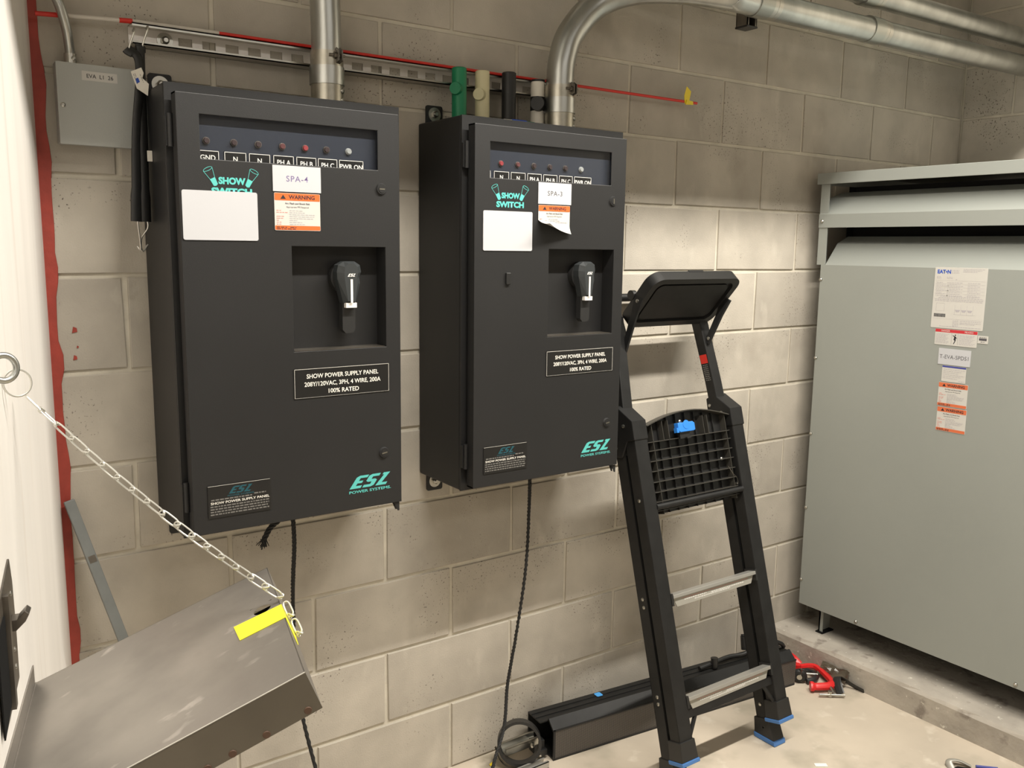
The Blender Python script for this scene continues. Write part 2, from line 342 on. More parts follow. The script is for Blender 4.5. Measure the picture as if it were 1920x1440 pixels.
def cabinet(XL, x0, tagtxt, label, side, warn, card, lockrot, button):
    T = thing('switch_cabinet', label, 'electrical cabinet', (XL + .25, -.105, .892))
    D = F((x0, -.25, .905), (1, 0, 0), (0, 0, 1), (0, -1, 0))
    bm = NB(); xr_ = XL + .502; box(bm, (XL, -.002, .892), (xr_, -.205, 1.797))
    body = obj('body', bm, 'cab', T, bevel=.004)
    # drip lip round the body front (flange the door closes on)
    obj('flange', holes([0, .02, .482, .502], [0, .02, .885, .905], {(1, 1)}, 0, .006, F((XL, -.205, .892), (1, 0, 0), (0, 0, 1), (0, -1, 0))), 'cab', T)
    xs = [0, .043, .221, .4195, .436, .470]; zs = [0, .364, .584, .749, .832, .870]
    sk = {(i, 3) for i in (1, 2)} | {(2, 1), (3, 1)}
    door = obj('door', holes(xs, zs, sk, -.003, 0, D), 'cab', T, bevel=.0012)
    rim = NB()
    for a, b in (((0, 0, -.028), (.003, .87, -.001)), ((.467, 0, -.028), (.47, .87, -.001)), ((0, 0, -.028), (.47, .003, -.001)), ((0, .867, -.028), (.47, .87, -.001))): box(rim, a, b, D)
    obj('door_edge', rim, 'cab', door)
    # recess pocket
    bm = NB(); d = -.050
    for a, b in (((.221, .364, d), (.436, .584, d - .002)), ((.219, .364, d), (.221, .584, -.003)), ((.436, .364, d), (.438, .584, -.003)), ((.221, .584, d), (.436, .586, -.003)), ((.221, .362, d), (.436, .364, -.001))): box(bm, a, b, D)
    obj('handle_recess', bm, 'cab', door)
    obj('worn_sill', prism(NB(), [(.223, .3645), (.434, .3645), (.434, .3655), (.223, .3655)], -.045, -.002, D), 'latch', door)
    # viewing window: pane, lamp board, lamps, engraved strips
    sheet('window_pane', D, .043, .749, .4195, .832, 'glass', door, -.006, .002, .0005)
    bm = NB(); box(bm, (.02, .70, -.016), (.44, .84, -.018), D); lb = obj('lamp_board', bm, 'board', T)
    ks = [.059, .113, .162, .212, .261, .308, .358] if side == 0 else [.030, .083, .132, .181, .230, .279, .330]
    cols = ['lampdark', 'lampdark', 'lampdark', 'lampmid', 'lampred', 'lampdark', 'lampclr'] if side == 0 else ['lampdark', 'lampred', 'lampmid', 'lampdark', 'lampdark', 'lampdark', 'lampclr']
    names = ['GND', 'N', 'N', 'PH A', 'PH B', 'PH C', 'PWR ON']
    for i, (u, c) in enumerate(zip(ks, cols)):
        v = .785
        if u > .03:
            bm = NB(); cyl(bm, D(u, v, -.016), D(u, v, -.013), .0072, .0068, 24); ln = obj('indicator_lamp', bm, 'lampclr' if i == 6 else 'latch', T)
            bm = NB(); cyl(bm, D(u, v, -.013), D(u, v, -.010), .0060, .0048, 20); obj('lens', bm, c, ln, smooth=True)
        hw = .0225 if i < 6 else .029; bm = NB(); uc = u + (0.002 if i < 6 else .006); lw = .0007
        uu0 = max(uc - hw, .026); 
        strip = NB(); box(strip, (uu0, .740, -.0158), (uc + hw, .7667, -.0145), D); s = obj('legend_strip', strip, 'plate', T)
        for a, b in (((uc - hw + .001, .7653), (uc + hw - .001, .7664)), ((uc - hw + .001, .741), (uc - hw + .0021, .7661)), ((uc + hw - .0021, .741), (uc + hw - .001, .7661))):
            if b[0] > .026: box(bm, (max(a[0], .026), a[1], -.0144), (b[0], b[1], -.0142), D)
        obj('border_line', bm, 'engr', s)
        text('lettering', names[i], D, uc, .7485, .0098, 'engr', s, -.0142, 'CENTER', .0002, sx=.98)
    # placards and printed marks
    sheet('blank_placard', D, *card, 'card', T, .0004, .0016, .004)
    s = sheet('name_tag', D, .184, .694, .287, .746, 'card', T, .0004, .0014, .0006)
    text('lettering', tagtxt, D, .2355, .7145, .0118, 'inkp' if side == 0 else 'inkd', s, .0019, 'CENTER', .00012, sx=1.05, space=1.15)
    warn(T, D)
    # theatre emblem: two flashlights and the words
    bm = NB()
    for sg, cx in ((-1, .0655), (1, .1365)):
        bm = NB()
        ax = V((sg * .45, .89, 0)); pe = V((ax.y, -ax.x, 0)) ; o0 = V((cx, .7095, 0))
        def q(a, b): p = o0 + ax * a + pe * b; return (p.x, p.y)
        prism(bm, [q(-.010, -.0045), q(-.012, 0), q(-.010, .0045), q(.004, .0055), q(.004, -.0055)], .0004, .0006, D)
        for b0, b1 in ((-.005, -.0095), (.005, .0095)): prism(bm, [q(.004, b0 - .0004), q(.004, b0 + .0004), q(.023, b1 + .0004), q(.023, b1 - .0004)], .0004, .0006, D)
        ring = [(math.cos(t) * .0095, math.sin(t) * .0035) for t in [2 * PI * k / 24 for k in range(24)]]
        for k in range(24):
            (b0, a0), (b1, a1) = ring[k], ring[(k + 1) % 24]
            prism(bm, [q(.023 + a0, b0), q(.023 + a1, b1), q(.023 + a1 * .75, b1 * .92), q(.023 + a0 * .75, b0 * .92)], .0004, .0006, D)
        em = obj('flashlight_emblem', bm, 'teal', T)
    text('lettering', 'SHOW', D, .1015, .7035, .0125, 'teal', em, .0007, 'CENTER', .0009, sx=.98)
    text('lettering', 'SWITCH', D, .1015, .6825, .0130, 'teal', em, .0007, 'CENTER', .0009, sx=1.18)
    # rotary handle
    hu = .352
    bm = NB(); prism(bm, [(hu + .034 * math.cos(t), .5185 + .034 * math.sin(t)) for t in [2 * PI * k / 28 for k in range(28)]], -.05, -.028, D)
    H = obj('rotary_handle', bm, 'cabin', T, smooth=True)
    prof = [(.024, .5185), (.029, .53), (.026, .545), (.013, .553), (-.013, .553), (-.026, .545), (-.029, .53), (-.028, .515), (-.015, .463), (.015, .463), (.026, .505)]
    bm = NB(); a = [bm.verts.new(D(hu + u, v, -.028)) for u, v in prof]; b = [bm.verts.new(D(hu + u * .98, v, -.008)) for u, v in prof]
    c = [bm.verts.new(D(hu + u * .55, .508 + (v - .508) * .90, .004)) for u, v in prof]; k = len(prof)
    for A_, B_ in ((a, b), (b, c)):
        for i in range(k): bm.faces.new((A_[i], A_[(i + 1) % k], B_[(i + 1) % k], B_[i]))
    bm.faces.new(a[::-1]); bm.faces.new(c); obj('grip', bm, 'handle', H)
    bm = NB(); prism(bm, [(hu - .015, .463), (hu + .015, .463), (hu + .015, .405), (hu + .010, .398), (hu - .008, .397), (hu - .015, .405)], -.03, -.012, D); obj('lower_grip', bm, 'cabin', H)
    bm = NB(); box(bm, (hu - .012, .4535, -.010), (hu + .013, .464, .0012), D); box(bm, (hu - .0026, .464, .0042), (hu + .0026, .515, .0052), D); obj('pointer', bm, 'hwhite', H)
    sealogo(D, hu - .009, .5205, .0135, .0065, 'hwhite', H, .0042, 'small_emblem')
    # engraved plate
    s = sheet('engraved_plate', D, .218, .263, .4415, .327, 'plate', T, .0003, .0014, .0006); bm = NB()
    for a_, b_ in (((.219, .3255), (.4405, .3262)), ((.219, .264), (.2196, .3262)), ((.4399, .264), (.4405, .3262)), ((.219, .264), (.4405, .2643))): box(bm, (*a_, .0017), (*b_, .0019), D)
    obj('border_line', bm, 'engr', s)
    for i, t_ in enumerate(('SHOW POWER SUPPLY PANEL', '208Y/120VAC, 3PH, 4 WIRE, 200A', '100% RATED')):
        text('lettering', t_, D, .330, .3055 - .0172 * i, .0096, 'engr', s, .0019, 'CENTER', .0002, sx=.93 if i < 2 else 1)
    # maker's plate bottom left
    s = sheet('rating_plate', D, .0295, .032, .160, .0995, 'plate', T, .0003, .0014, .0006)
    bm = NB(); box(bm, (.030, .0988, .0017), (.1595, .0993, .0019), D); obj('border_line', bm, 'engr', s)
    sealogo(D, .072, .079, .036, .015, 'teald', s, .0018, 'small_emblem')
    text('lettering', 'POWER SYSTEMS', D, .097, .0735, .0035, 'teald', s, .0018, 'CENTER', .0001, sx=1.5)
    text('lettering', 'SHOW POWER SUPPLY PANEL', D, .096, .0605, .0052, 'engr', s, .0018, 'CENTER', .0001, sx=1.25)
    lines('fine_print', D, [(.036, .120, .0685), (.125, .150, .0715)] + [(.034, .156, .0545 - .0055 * i) for i in range(4)], 'engd', s, .0017, 5 + side, .0026)
    # maker's emblem bottom right
    e = sealogo(D, .341, .0475, .0735, .028, 'teal', T, .0004)
    text('lettering', 'POWER SYSTEMS.', D, .392, .0365, .0062, 'teal', e, .0004, 'CENTER', .0002, sx=1.55)
    for zl, rt in ((.709, 0), (.122, 0)):
        bm = NB(); cyl(bm, D(.427, zl, 0), D(.427, zl, .004), .0130, .0110, 24); cyl(bm, D(.427, zl, .004), D(.427, zl, .005), .008, .008, 20)
        L_ = obj('lock', bm, 'cab', T, smooth=True); t = math.radians(lockrot if zl > .5 else 10); ff = F(D(.427, zl, .005), (math.cos(t), 0, math.sin(t)), (-math.sin(t), 0, math.cos(t)), (0, -1, 0))
        bm = NB(); box(bm, (-.0065, -.0013, 0), (.0065, .0013, .0006), ff); obj('slot', bm, 'zincd', L_)
    for zh in (.77, .045):
        bm = NB(); cyl(bm, (x0 - .004, -.222, .905 + zh), (x0 - .004, -.222, .905 + zh + .062), .0055, seg=14); box(bm, (x0 - .012, -.211, .905 + zh + .002), (x0 - .002, -.219, .905 + zh + .058))
        obj('hinge', bm, 'cab', T, smooth=True)
    bm = NB(); f2 = F((x0 + .455, -.232, .899), (1, 0, 0), (0, 0, 1), (0, -1, 0)); prism(bm, [(0, .004), (.013, .004), (.013, -.016), (.009, -.016)], 0, .002, f2); prism(bm, [(0, .004), (.013, .004), (.013, -.016), (.009, -.016)], .012, .014, f2)
    obj('padlock_hasp', bm, 'cab', T)
    for (xe, ze, up) in ((XL + .045, 1.797, 1), (XL + .045, .892, -1)):
        bm = NB(); z1 = ze + up * .048; prism(bm, rrect(xe - .024, min(ze, z1) - .004, xe + .024, max(ze, z1), .006), .001, .005, fb)
        ear = obj('mounting_ear', bm, 'cab', T); bolt('bolt', (xe, -.005, ze + up * .026), (0, -1, 0), .009, ear, .0175, h=.012)
    if button: bm = NB(); box(bm, (.0895, .498, 0), (.1025, .5265, .006), D); obj('magnet', bm, 'plastic', T, bevel=.0015)
    return T
def warn1(T, D): warning(T, D, .186, .616, .2845, .6915, label='orange and white shock warning sticker lying flat', seed=3, n0=.0004)
def warn2(T, D): warning(T, D, .1855, .619, .284, .6915, label='orange and white shock warning sticker with its lower edge curling away', seed=9, n0=.0004, curl=True)
cabinet(-.565, -.555, 'SPA-4', 'large black wall cabinet tagged SPA-4, the left one of the pair', 0, warn1, (.004, .594, .151, .689), 0, False)
cabinet(.102, .1135, 'SPA-3', 'black wall cabinet tagged SPA-3, nearer the ladder, with peeling warning sticker', 1, warn2, (.0235, .579, .167, .673), 90, True)

# ---------------------------------------------------------------- ropes out of the cabinets
def rope(name, pts, r, label, cat='cord', frayed=None, parent=None):
    T = thing(name, label, cat, pts[-1]); P = spl(pts, 14); bm = NB()
    for ph in (0, 2 * PI / 3, 4 * PI / 3):
        Q = []; s = 0
        for i, p in enumerate(P):
            d = (P[min(i + 1, len(P) - 1)] - P[max(i - 1, 0)]).normalized(); u = d.cross(V((.3, .9, .1))).normalized(); v = d.cross(u)
            if i: s += (p - P[i - 1]).length
            a = ph + s * 2 * PI / .03; Q.append(p + (u * math.cos(a) + v * math.sin(a)) * r * .5)
        tube(bm, Q, r * .62, 7)
    obj('strand', bm, 'rope', T, smooth=True)
    bm = NB(); cyl(bm, V(pts[0]) - V((0, 0, .004)), V(pts[0]) + V((0, 0, .0065)), r * 2.2, r * 2.0); obj('grommet', bm, 'rope', T)
    return T
rope('hanging_cord', [(-.298, -.12, .885), (-.296, -.12, .80), (-.296, -.105, .70), (-.285, -.075, .55), (-.262, -.045, .35), (-.225, -.10, .10), (-.22, -.14, .006)], .0052, 'black braided cord hanging below the SPA-4 cabinet behind the steel lid')
T = rope('cord_stub', [(-.315, -.12, .887), (-.330, -.12, .868), (-.352, -.12, .852), (-.368, -.12, .826)], .006, 'short frayed black cord end poking out under the SPA-4 cabinet')
bm = NB()
for i in range(26):
    a = V((-.368 + rnd.uniform(-.005, .005), -.12 + rnd.uniform(-.005, .005), .828)); cyl(bm, a, a + V((rnd.uniform(-.012, .008), rnd.uniform(-.01, .01), rnd.uniform(-.022, -.010))), .0014, .0008, 5)
obj('frayed_end', bm, 'rope', T)
rope('hanging_cord', [(.382, -.12, .885), (.381, -.12, .78), (.378, -.112, .60), (.364, -.09, .40), (.347, -.075, .25), (.320, -.10, .145), (.262, -.135, .065), (.215, -.17, .008)], .0052, 'black braided cord hanging from the SPA-3 cabinet down to the floor')

# ---------------------------------------------------------------- strut rail, rod, conduits
T = thing('strut_channel', 'slotted galvanised strut rail running behind both cabinets', 'rail', (-.578, -.001, 1.893)); FS = F((-.578, 0, 1.893), (1, 0, 0), (0, 0, 1), (0, -1, 0)); LS = 1.155; H = .041
bm = NB(); box(bm, (0, 0, .001), (LS, .0025, .041), FS); box(bm, (0, H - .0025, .001), (LS, H, .041), FS)
for v0, v1 in ((.0, .0062), (H - .0062, H)): box(bm, (0, v0, .0388), (LS, v1, .041), FS)
obj('channel_lips', bm, 'zinc', T)
xs = [0, .1]; k = .1
while k < LS - .05: xs += [k + .0285, k + .050]; k += .050
xs = sorted(set(round(x, 4) for x in xs)) + [LS]
sk = {(i, 1) for i in range(len(xs) - 1) if .025 < xs[i + 1] - xs[i] < .03}
obj('slotted_back', holes(xs, [0, .0105, .0305, H], sk, .001, .0035, FS), 'web', T)  # back coloured whitish to paint the light its bare metal reflects
bolt('washer_bolt', FS(.072, .0205, .0035), (0, -1, 0), .009, T, .0165, h=.010)
T = thing('marker_rod', 'long red and white fibreglass rod lying on top of the strut rail', 'rod', (-.72, -.03, 1.925)); za = 1.941
def rodp(x): return (x, -.028, 1.9275 + (x + .77) * .0125 if x < -.55 else 1.9305 + .0115 + (x + .55) * .0)
rp = lambda x: V((x, -.030, 1.9265 + (x + .75) * .065)) if x < -.56 else V((x, -.030, 1.9389 - 0.0 * x))
def seg(a, b, r, m, nm): bm = NB(); cyl(bm, rp(a), rp(b), r, seg=14); return obj(nm, bm, m, T, smooth=True)
seg(-.752, -.70, .0046, 'rod', 'rod_section'); seg(-.70, -.60, .0043, 'rodw', 'rod_section'); seg(-.60, -.575, .0050, 'rod', 'ferrule'); seg(-.575, -.40, .0043, 'rodw', 'rod_section'); seg(-.40, 1.065, .0040, 'rod', 'rod_section')
bm = NB(); ff = F((1.0, -.0345, 1.925), (1, 0, .0), (0, 0, 1), (0, -1, 0))
prism(bm, [(.008, .008), (.022, .006), (.026, .013), (.033, .045), (.014, .058), (.005, .03)], 0, .0012, ff); prism(bm, [(.010, .004), (.042, .006), (.040, .016), (.014, .018)], .0015, .0040, ff); obj('yellow_flag', bm, 'yel', T, label='folded yellow tape flag')
def conduit_riser(x, label, r, path):
    T = thing('electrical_conduit', label, 'conduit', (x, -.1, 1.797)); bm = NB(); tube(bm, [V((x, -.1, 1.80))] + spl(path, 8), r, 32); obj('pipe', bm, 'galv', T, smooth=True)
    def ring(z0, z1, rr, m='zincd', nm='fitting'): bm = NB(); cyl(bm, (x, -.1, z0), (x, -.1, z1), rr, seg=36); return obj(nm, bm, m, T, smooth=True)
    ring(1.797, 1.845, r + .0030, 'zincd'); ring(1.845, 1.884, r + .0055, 'galv'); c = ring(1.884, 1.916, r + .0030, 'zincd', 'strap_clamp')
    for zz in (1.812, 1.832): an = math.radians(-62); bolt('set_screw', (x + (r + .002) * math.cos(an + .25), -.1 + (r + .002) * math.sin(an + .25), zz), (math.cos(an + .25), math.sin(an + .25), 0), .0062, T, h=.005)
    bx = V((x + .012, -.1 - r - .004, 1.905)); bm = NB()
    prism(bm, [(-.011, .014), (.0, .017), (.012, .010), (.012, -.012), (-.006, -.017)], -.0055, -.003, F(bx, (0, -1, 0), (0, 0, 1), (1, 0, 0))); prism(bm, [(-.011, .014), (.0, .017), (.012, .010), (.012, -.012), (-.006, -.017)], .003, .0055, F(bx, (0, -1, 0), (0, 0, 1), (1, 0, 0)))
    obj('clamp_ear', bm, 'latch', c); bm = NB(); cyl(bm, bx + V((-.022, -.001, 0)), bx + V((.014, -.001, 0)), .0032, seg=10); cyl(bm, bx + V((-.012, -.001, 0)), bx + V((-.0055, -.001, 0)), .007, seg=6); obj('clamp_bolt', bm, 'latch', c)
    return T
def coupling(T, x, z, r, y=-.28):
    bm = NB(); cyl(bm, (x - .055, y, z), (x, y, z), r + .0045, seg=36); obj('coupling', bm, 'galvx', T, smooth=True)
    bm = NB(); cyl(bm, (x, y, z), (x + .016, y, z), r + .0035, seg=32); cyl(bm, (x + .019, y, z), (x + .036, y, z), r + .002, seg=32); obj('set_ring', bm, 'zinc', T, smooth=True)
TA = conduit_riser(-.184, 'galvanised conduit rising straight from the SPA-4 cabinet top and turning right above', .033,
    [(-.184, -.1, 1.95), (-.184, -.1, 2.08), (-.165, -.105, 2.17), (-.11, -.13, 2.23), (.02, -.19, 2.272), (.20, -.26, 2.28), (.36, -.28, 2.28), (1.4, -.28, 2.282), (XR - .004, -.28, 2.288)])
TB = conduit_riser(.475, 'galvanised conduit from the SPA-3 cabinet top bending right along the wall', .0365,
    [(.475, -.1, 1.87), (.4755, -.1, 1.93), (.481, -.1, 1.985), (.508, -.102, 2.055), (.583, -.112, 2.135), (.68, -.15, 2.178), (.80, -.22, 2.185), (.93, -.275, 2.178), (1.02, -.28, 2.175), (1.8, -.28, 2.182), (XR - .004, -.28, 2.192)])
coupling(TA, 1.560, 2.283, .033); coupling(TB, 1.060, 2.176, .0355); coupling(TB, 1.595, 2.181, .0355)
T = thing('strut_hanger', 'lower end of a dark vertical strut hanger behind the horizontal conduits', 'bracket', (1.055, -.22, 2.122)); bm = NB()
for a, b in (((1.034, -.2, 2.124), (1.0365, -.242, 3.3)), ((1.0725, -.2, 2.124), (1.075, -.242, 3.3)), ((1.034, -.2, 2.124), (1.075, -.2025, 3.3)), ((1.034, -.2395, 2.124), (1.042, -.242, 3.3)), ((1.067, -.2395, 2.124), (1.075, -.242, 3.3))): box(bm, a, b)
obj('channel', bm, 'latch', T); bm = NB(); box(bm, (1.032, -.198, 2.121), (1.077, -.244, 2.127)); obj('end_cap', bm, 'plastic', T, bevel=.002)
# unseen duct, added so that its lower edge shades the top of the wall
T = thing('shade_duct', 'unseen galvanised duct added under the ceiling to shade the top of the wall', 'duct', (.4, -.65, 2.55)); bm = NB(); box(bm, (-1.3, -.92, 2.55), (2.62, -.36, 2.76)); obj('shade_duct_body', bm, 'galv', T)
for x in (-.8, .4, 1.6):
    bm = NB(); box(bm, (x, -.93, 2.54), (x + .03, -.35, 2.55)); cyl(bm, (x + .015, -.925, 2.54), (x + .015, -.925, 3.3), .004, seg=8); cyl(bm, (x + .015, -.355, 2.54), (x + .015, -.355, 3.3), .004, seg=8); obj('shade_duct_strap', bm, 'zincd', T)

# ---------------------------------------------------------------- small grey box with its conduit
T = thing('junction_box', 'small light grey steel box labelled EVA L1 26 left of the cabinets', 'electrical box', (-.65, -.05, 1.68))
bm = NB(); box(bm, (-.722, -.001, 1.686), (-.583, -.034, 1.842)); obj('box_body', bm, 'greyd', T, bevel=.002)
FE = F((-.7225, -.0335, 1.6845), (1, 0, 0), (0, 0, 1), (0, -1, 0)); cv = sheet('box_cover', FE, 0, 0, .148, .157, 'greyd', T, 0, .0035, .002)
s = sheet('label_strip', FE, .046, .126, .1115, .144, 'sheet', T, .0035, .0006, .0008); text('lettering', 'EVA  L1  26', FE, .079, .1312, .0078, 'ink', s, .0043, 'CENTER', .0001, sx=.95)
bolt('cover_screw', FE(.009, .075, .0035), (0, -1, 0), .005, T, h=.003)
T = thing('small_conduit', 'thin galvanised conduit curving up from the small grey box', 'conduit', (-.70, -.04, 1.834)); bm = NB()
tube(bm, spl([(-.693, -.022, 1.843), (-.694, -.026, 1.868), (-.699, -.040, 1.900), (-.709, -.052, 1.935), (-.722, -.054, 1.975), (-.730, -.054, 2.05), (-.730, -.054, 2.6)], 8), .0095, 16); obj('pipe', bm, 'galv', T, smooth=True)
bm = NB(); cyl(bm, (-.693, -.022, 1.842), (-.693, -.022, 1.860), .0118, seg=20); obj('fitting', bm, 'zinc', T, smooth=True); bolt('set_screw', (-.689, -.0325, 1.851), (0.2, -1, 0), .0045, T, h=.004)

# ---------------------------------------------------------------- rubber straps hanging from the rail
def strap(label, top, elbow, mid, bot, hookb, tagged):
    T = thing('rubber_strap', label, 'strap', bot, 'rubber tarp straps hanging from the rail'); T['group'] = 'rubber straps on the rail'
    P = spl([top, elbow, mid, bot], 10); bm = NB(); n = len(P); rad = [.0145 if i < 5 else .0120 if i < n - 4 else .0145 for i in range(n)]
    tube(bm, P, .01, 12, flat=.55, rad=rad); obj('strap_body', bm, 'sleeve', T, smooth=True)
    t = V(top); bm = NB(); tube(bm, spl([t + V((0, -.004, -.012)), t + V((.004, -.008, .006)), t + V((.012, -.012, .030)), t + V((.015, -.004, .040)), t + V((.014, .006, .036))], 8), .0018, 8); obj('top_hook', bm, 'zinc', T, smooth=True)
    b = V(bot); bm = NB(); tube(bm, spl([b + V((0, -.006, .008)), b + V((.001, -.008, -.012)), b + V(hookb[0]), b + V(hookb[1]), b + V(hookb[2])], 8), .0018, 8); obj('bottom_hook', bm, 'zinc', T, smooth=True)
    return T
s1 = strap('left black rubber strap with metal hooks, hanging over the grey box edge', (-.600, -.085, 1.872), (-.578, -.090, 1.842), (-.592, -.092, 1.70), (-.600, -.092, 1.535), ((.004, -.004, -.04), (.005, 0, -.058), (.001, .008, -.050)), True)
s2 = strap('right black rubber strap with metal hooks, hanging against the SPA-4 cabinet side', (-.572, -.075, 1.882), (-.574, -.080, 1.850), (-.577, -.085, 1.70), (-.580, -.085, 1.535), ((-.012, -.004, -.035), (-.010, 0, -.060), (.002, .002, -.046)), True)
FT = F((-.600, -.108, 1.795), (1, 0, 0), (0, 0, 1), (0, -1, 0))
bm = NB(); prism(bm, [(.000, .030), (.020, .040), (.024, .030), (.021, .020), (.033, .010), (.030, -.013), (.010, -.001)], 0, .0008, FT); tg = obj('care_tag', bm, 'tag', s1, label='white fabric tag with a small blue print')
bm = NB(); prism(bm, [(.010, .008), (.016, .012), (.013, .020), (.008, .017)], .001, .0012, FT); obj('print_patch', bm, 'inkb', tg)
lines('fine_print', F(FT(.004, .026), (.35, 0, -.9), (.9, 0, .35), (0, -1, 0)), [(.0, .022, .000), (.0, .018, .003), (.004, .02, .012)], 'inkd', tg, .001, 3, .0008)
bm = NB(); box(bm, (-.575, -.1, 1.655), (-.566, -.104, 1.676)); obj('care_tag', bm, 'tag', s2, label='small white tag')

# ---------------------------------------------------------------- cable connectors standing on the SPA-3 cabinet
def sleeve(name, x, y, z1, m, label, notch=None):
    T = thing(name, label, 'cable connector', (x, y, 1.797), 'cable connectors on the cabinet top')
    bm = NB(); cyl(bm, (x, y, 1.7975), (x, y, z1 - .002), .0185, seg=28); cyl(bm, (x, y, z1 - .002), (x, y, z1), .0185, .0165, seg=28); cyl(bm, (x, y, z1 - .001), (x, y, z1 + .0005), .0125, seg=20); obj('sleeve', bm, m, T, smooth=True)
    if notch: bm = NB(); c = V((x - .012, y - .008, notch)); cyl(bm, c, c + V((-.010, -.008, 0)), .016, .0145, 24); obj('lobe', bm, m, T, smooth=True)
    return T
sleeve('green_connector', .184, -.065, 1.933, 'green', 'green rubber cable connector on the SPA-3 cabinet top', 1.880)
sleeve('cream_connector', .253, -.065, 1.933, 'cream', 'cream rubber cable connector between the green and the black one', 1.873)
sleeve('black_connector', .335, -.065, 1.939, 'sleeve', 'plain black rubber cable connector between the cream and the white one')
T = sleeve('white_connector', .432, -.060, 1.928, 'wsleeve', 'white rubber cable connector with a black cap ring beside the bent conduit')
bm = NB(); cyl(bm, (.432, -.06, 1.927), (.432, -.06, 1.932), .0188, seg=28); obj('cap_ring', bm, 'sleeve', T, smooth=True); bm = NB(); cyl(bm, (.432, -.06, 1.852), (.432, -.06, 1.888), .0195, seg=28); c = V((.425, -.075, 1.868)); cyl(bm, c, c + V((-.014, -.012, 0)), .019, .018, 24); obj('black_band', bm, 'sleeve', T, smooth=True)
T = thing('marker_pen', 'blue and white marker lying on the SPA-3 cabinet top edge', 'marker', (.31, -.15, 1.797)); bm = NB(); cyl(bm, (.262, -.15, 1.803), (.286, -.15, 1.803), .005, seg=14); obj('cap', bm, 'tag', T, smooth=True)
bm = NB(); cyl(bm, (.286, -.15, 1.804), (.33, -.15, 1.804), .0058, seg=14); obj('barrel', bm, 'inkb', T, smooth=True); bm = NB(); cyl(bm, (.33, -.15, 1.803), (.355, -.15, 1.803), .005, seg=14); obj('end_plug', bm, 'green', T, smooth=True)

# ---------------------------------------------------------------- grey transformer on the pad
T = thing('transformer', 'large grey floor-standing transformer enclosure with louvred top on the concrete pad', 'transformer', (2.05, -.9, .093))
FX = F((1.68, 0, 0), (0, -1, 0), (0, 0, 1), (-1, 0, 0)); U0, U1 = .070, 1.72; Xb = -.80
bm = NB(); box(bm, (U0, .190, 0), (U1, 1.445, -.003), FX); box(bm, (U0, .19, -.003), (U0 + .003, 1.445, Xb), FX); box(bm, (U1, .19, -.003), (U1 - .003, 1.445, Xb), FX); box(bm, (U0, .19, Xb), (U1, 1.72, Xb - .003), FX); obj('front_panel', bm, 'grey', T)
for n_, (uA, uB) in (('corner_post', (U0 - .018, U0 + .016)), ('corner_post', (U1 - .016, U1 + .018))):
    bm = NB(); box(bm, (uA, 1.445, -.001), (uB, 1.723, -.004), FX); box(bm, (uA if uA < 1 else uB - .003, 1.445, -.004), (uA + .003 if uA < 1 else uB, 1.723, -.05), FX); obj(n_, bm, 'grey', T)
bm = NB(); prism(bm, [(0, 1.445), (-.002, 1.445), (-.062, 1.520), (-.12, 1.545), (-.12, 1.543), (-.060, 1.517)], U0 + .018, U1 - .018, F((1.68, 0, 0), (-1, 0, 0), (0, 0, 1), (0, -1, 0)))
LF = F((1.68, 0, 0), (-1, 0, 0), (0, 0, 1), (0, -1, 0))
obj('louvre_blade', bm, 'grey', T)
bm = NB(); prism(bm, [(.002, 1.574), (.002, 1.620), (-.058, 1.680), (-.12, 1.70), (-.12, 1.697), (-.057, 1.677), (-.001, 1.6185), (-.001, 1.574)], U0 - .018, U1 + .018, LF); obj('louvre_blade', bm, 'grey', T)
bm = NB(); box(bm, (U0 - .032, 1.723, .006), (U1 + .032, 1.761, .003), FX); box(bm, (U0 - .032, 1.758, .003), (U1 + .032, 1.761, Xb - .01), FX); box(bm, (U0 - .032, 1.723, .003), (U0 - .029, 1.761, Xb), FX); obj('top_cover', bm, 'grey', T, bevel=.001)
bm = NB(); box(bm, (U0 + .01, .21, -.16), (U1 - .01, 1.72, -.17), FX); box(bm, (U0 + .004, 1.44, -.13), (U0 + .006, 1.72, -.8), FX); obj('core_baffle', bm, 'dark', T)
for u in (U0 + .075, U1 - .075):
    for n in (-.03, -.6):
        bm = NB(); prism(bm, [(u - .005, .098), (u, .098), (u + .002, .20), (u - .005, .20)], n, n - .06, FX); box(bm, (u - .005, .098, n), (u + .012, .20, n - .003), FX); L_ = obj('leg', bm, 'grey', T)
        bm = NB(); box(bm, (u - .012, .093, n + .008), (u + .018, .097, n - .06), FX); obj('foot_plate', bm, 'dark', L_)
for z in (1.394, 1.115, .838, .561, .284): bolt('screw', FX(U0 + .006 - .0015, z, 0), (-1, 0, 0), .0062, T, h=.006)
bolt('screw', FX(.066, 1.596, .002), (-1, 0, 0), .0062, T, h=.006)
for u in (.310, .855, 1.4): bolt('screw', FX(u, .203, 0), (-1, 0, 0), .0062, T, h=.006)
tf = math.radians(-1.5); FL = F((1.68, 0, 0), (0, -1, 0), (0, 0, 1), (-1, 0, 0))
s = sheet('rating_label', FL, .4925, 1.2585, .657, 1.448, 'sheet', T, .0003, .0008, .003)
text('lettering', 'EAT•N', FL, .500, 1.4285, .0115, 'inkb', s, .0013, 'LEFT', .0007, sx=.95)
P_ = [(.545, .570, 1.438), (.545, .570, 1.434), (.545, .570, 1.430), (.582, .650, 1.442), (.582, .640, 1.438), (.582, .625, 1.434), (.500, .515, 1.417), (.500, .514, 1.413), (.532, .55, 1.417), (.532, .552, 1.413), (.56, .565, 1.41)]
for r_ in range(9): P_ += [(.500, .52 + .01 * (r_ % 3), 1.400 - .005 * r_), (.535, .585 - .008 * (r_ % 2), 1.400 - .005 * r_), (.60, .640 - .01 * (r_ % 2), 1.400 - .005 * r_)]
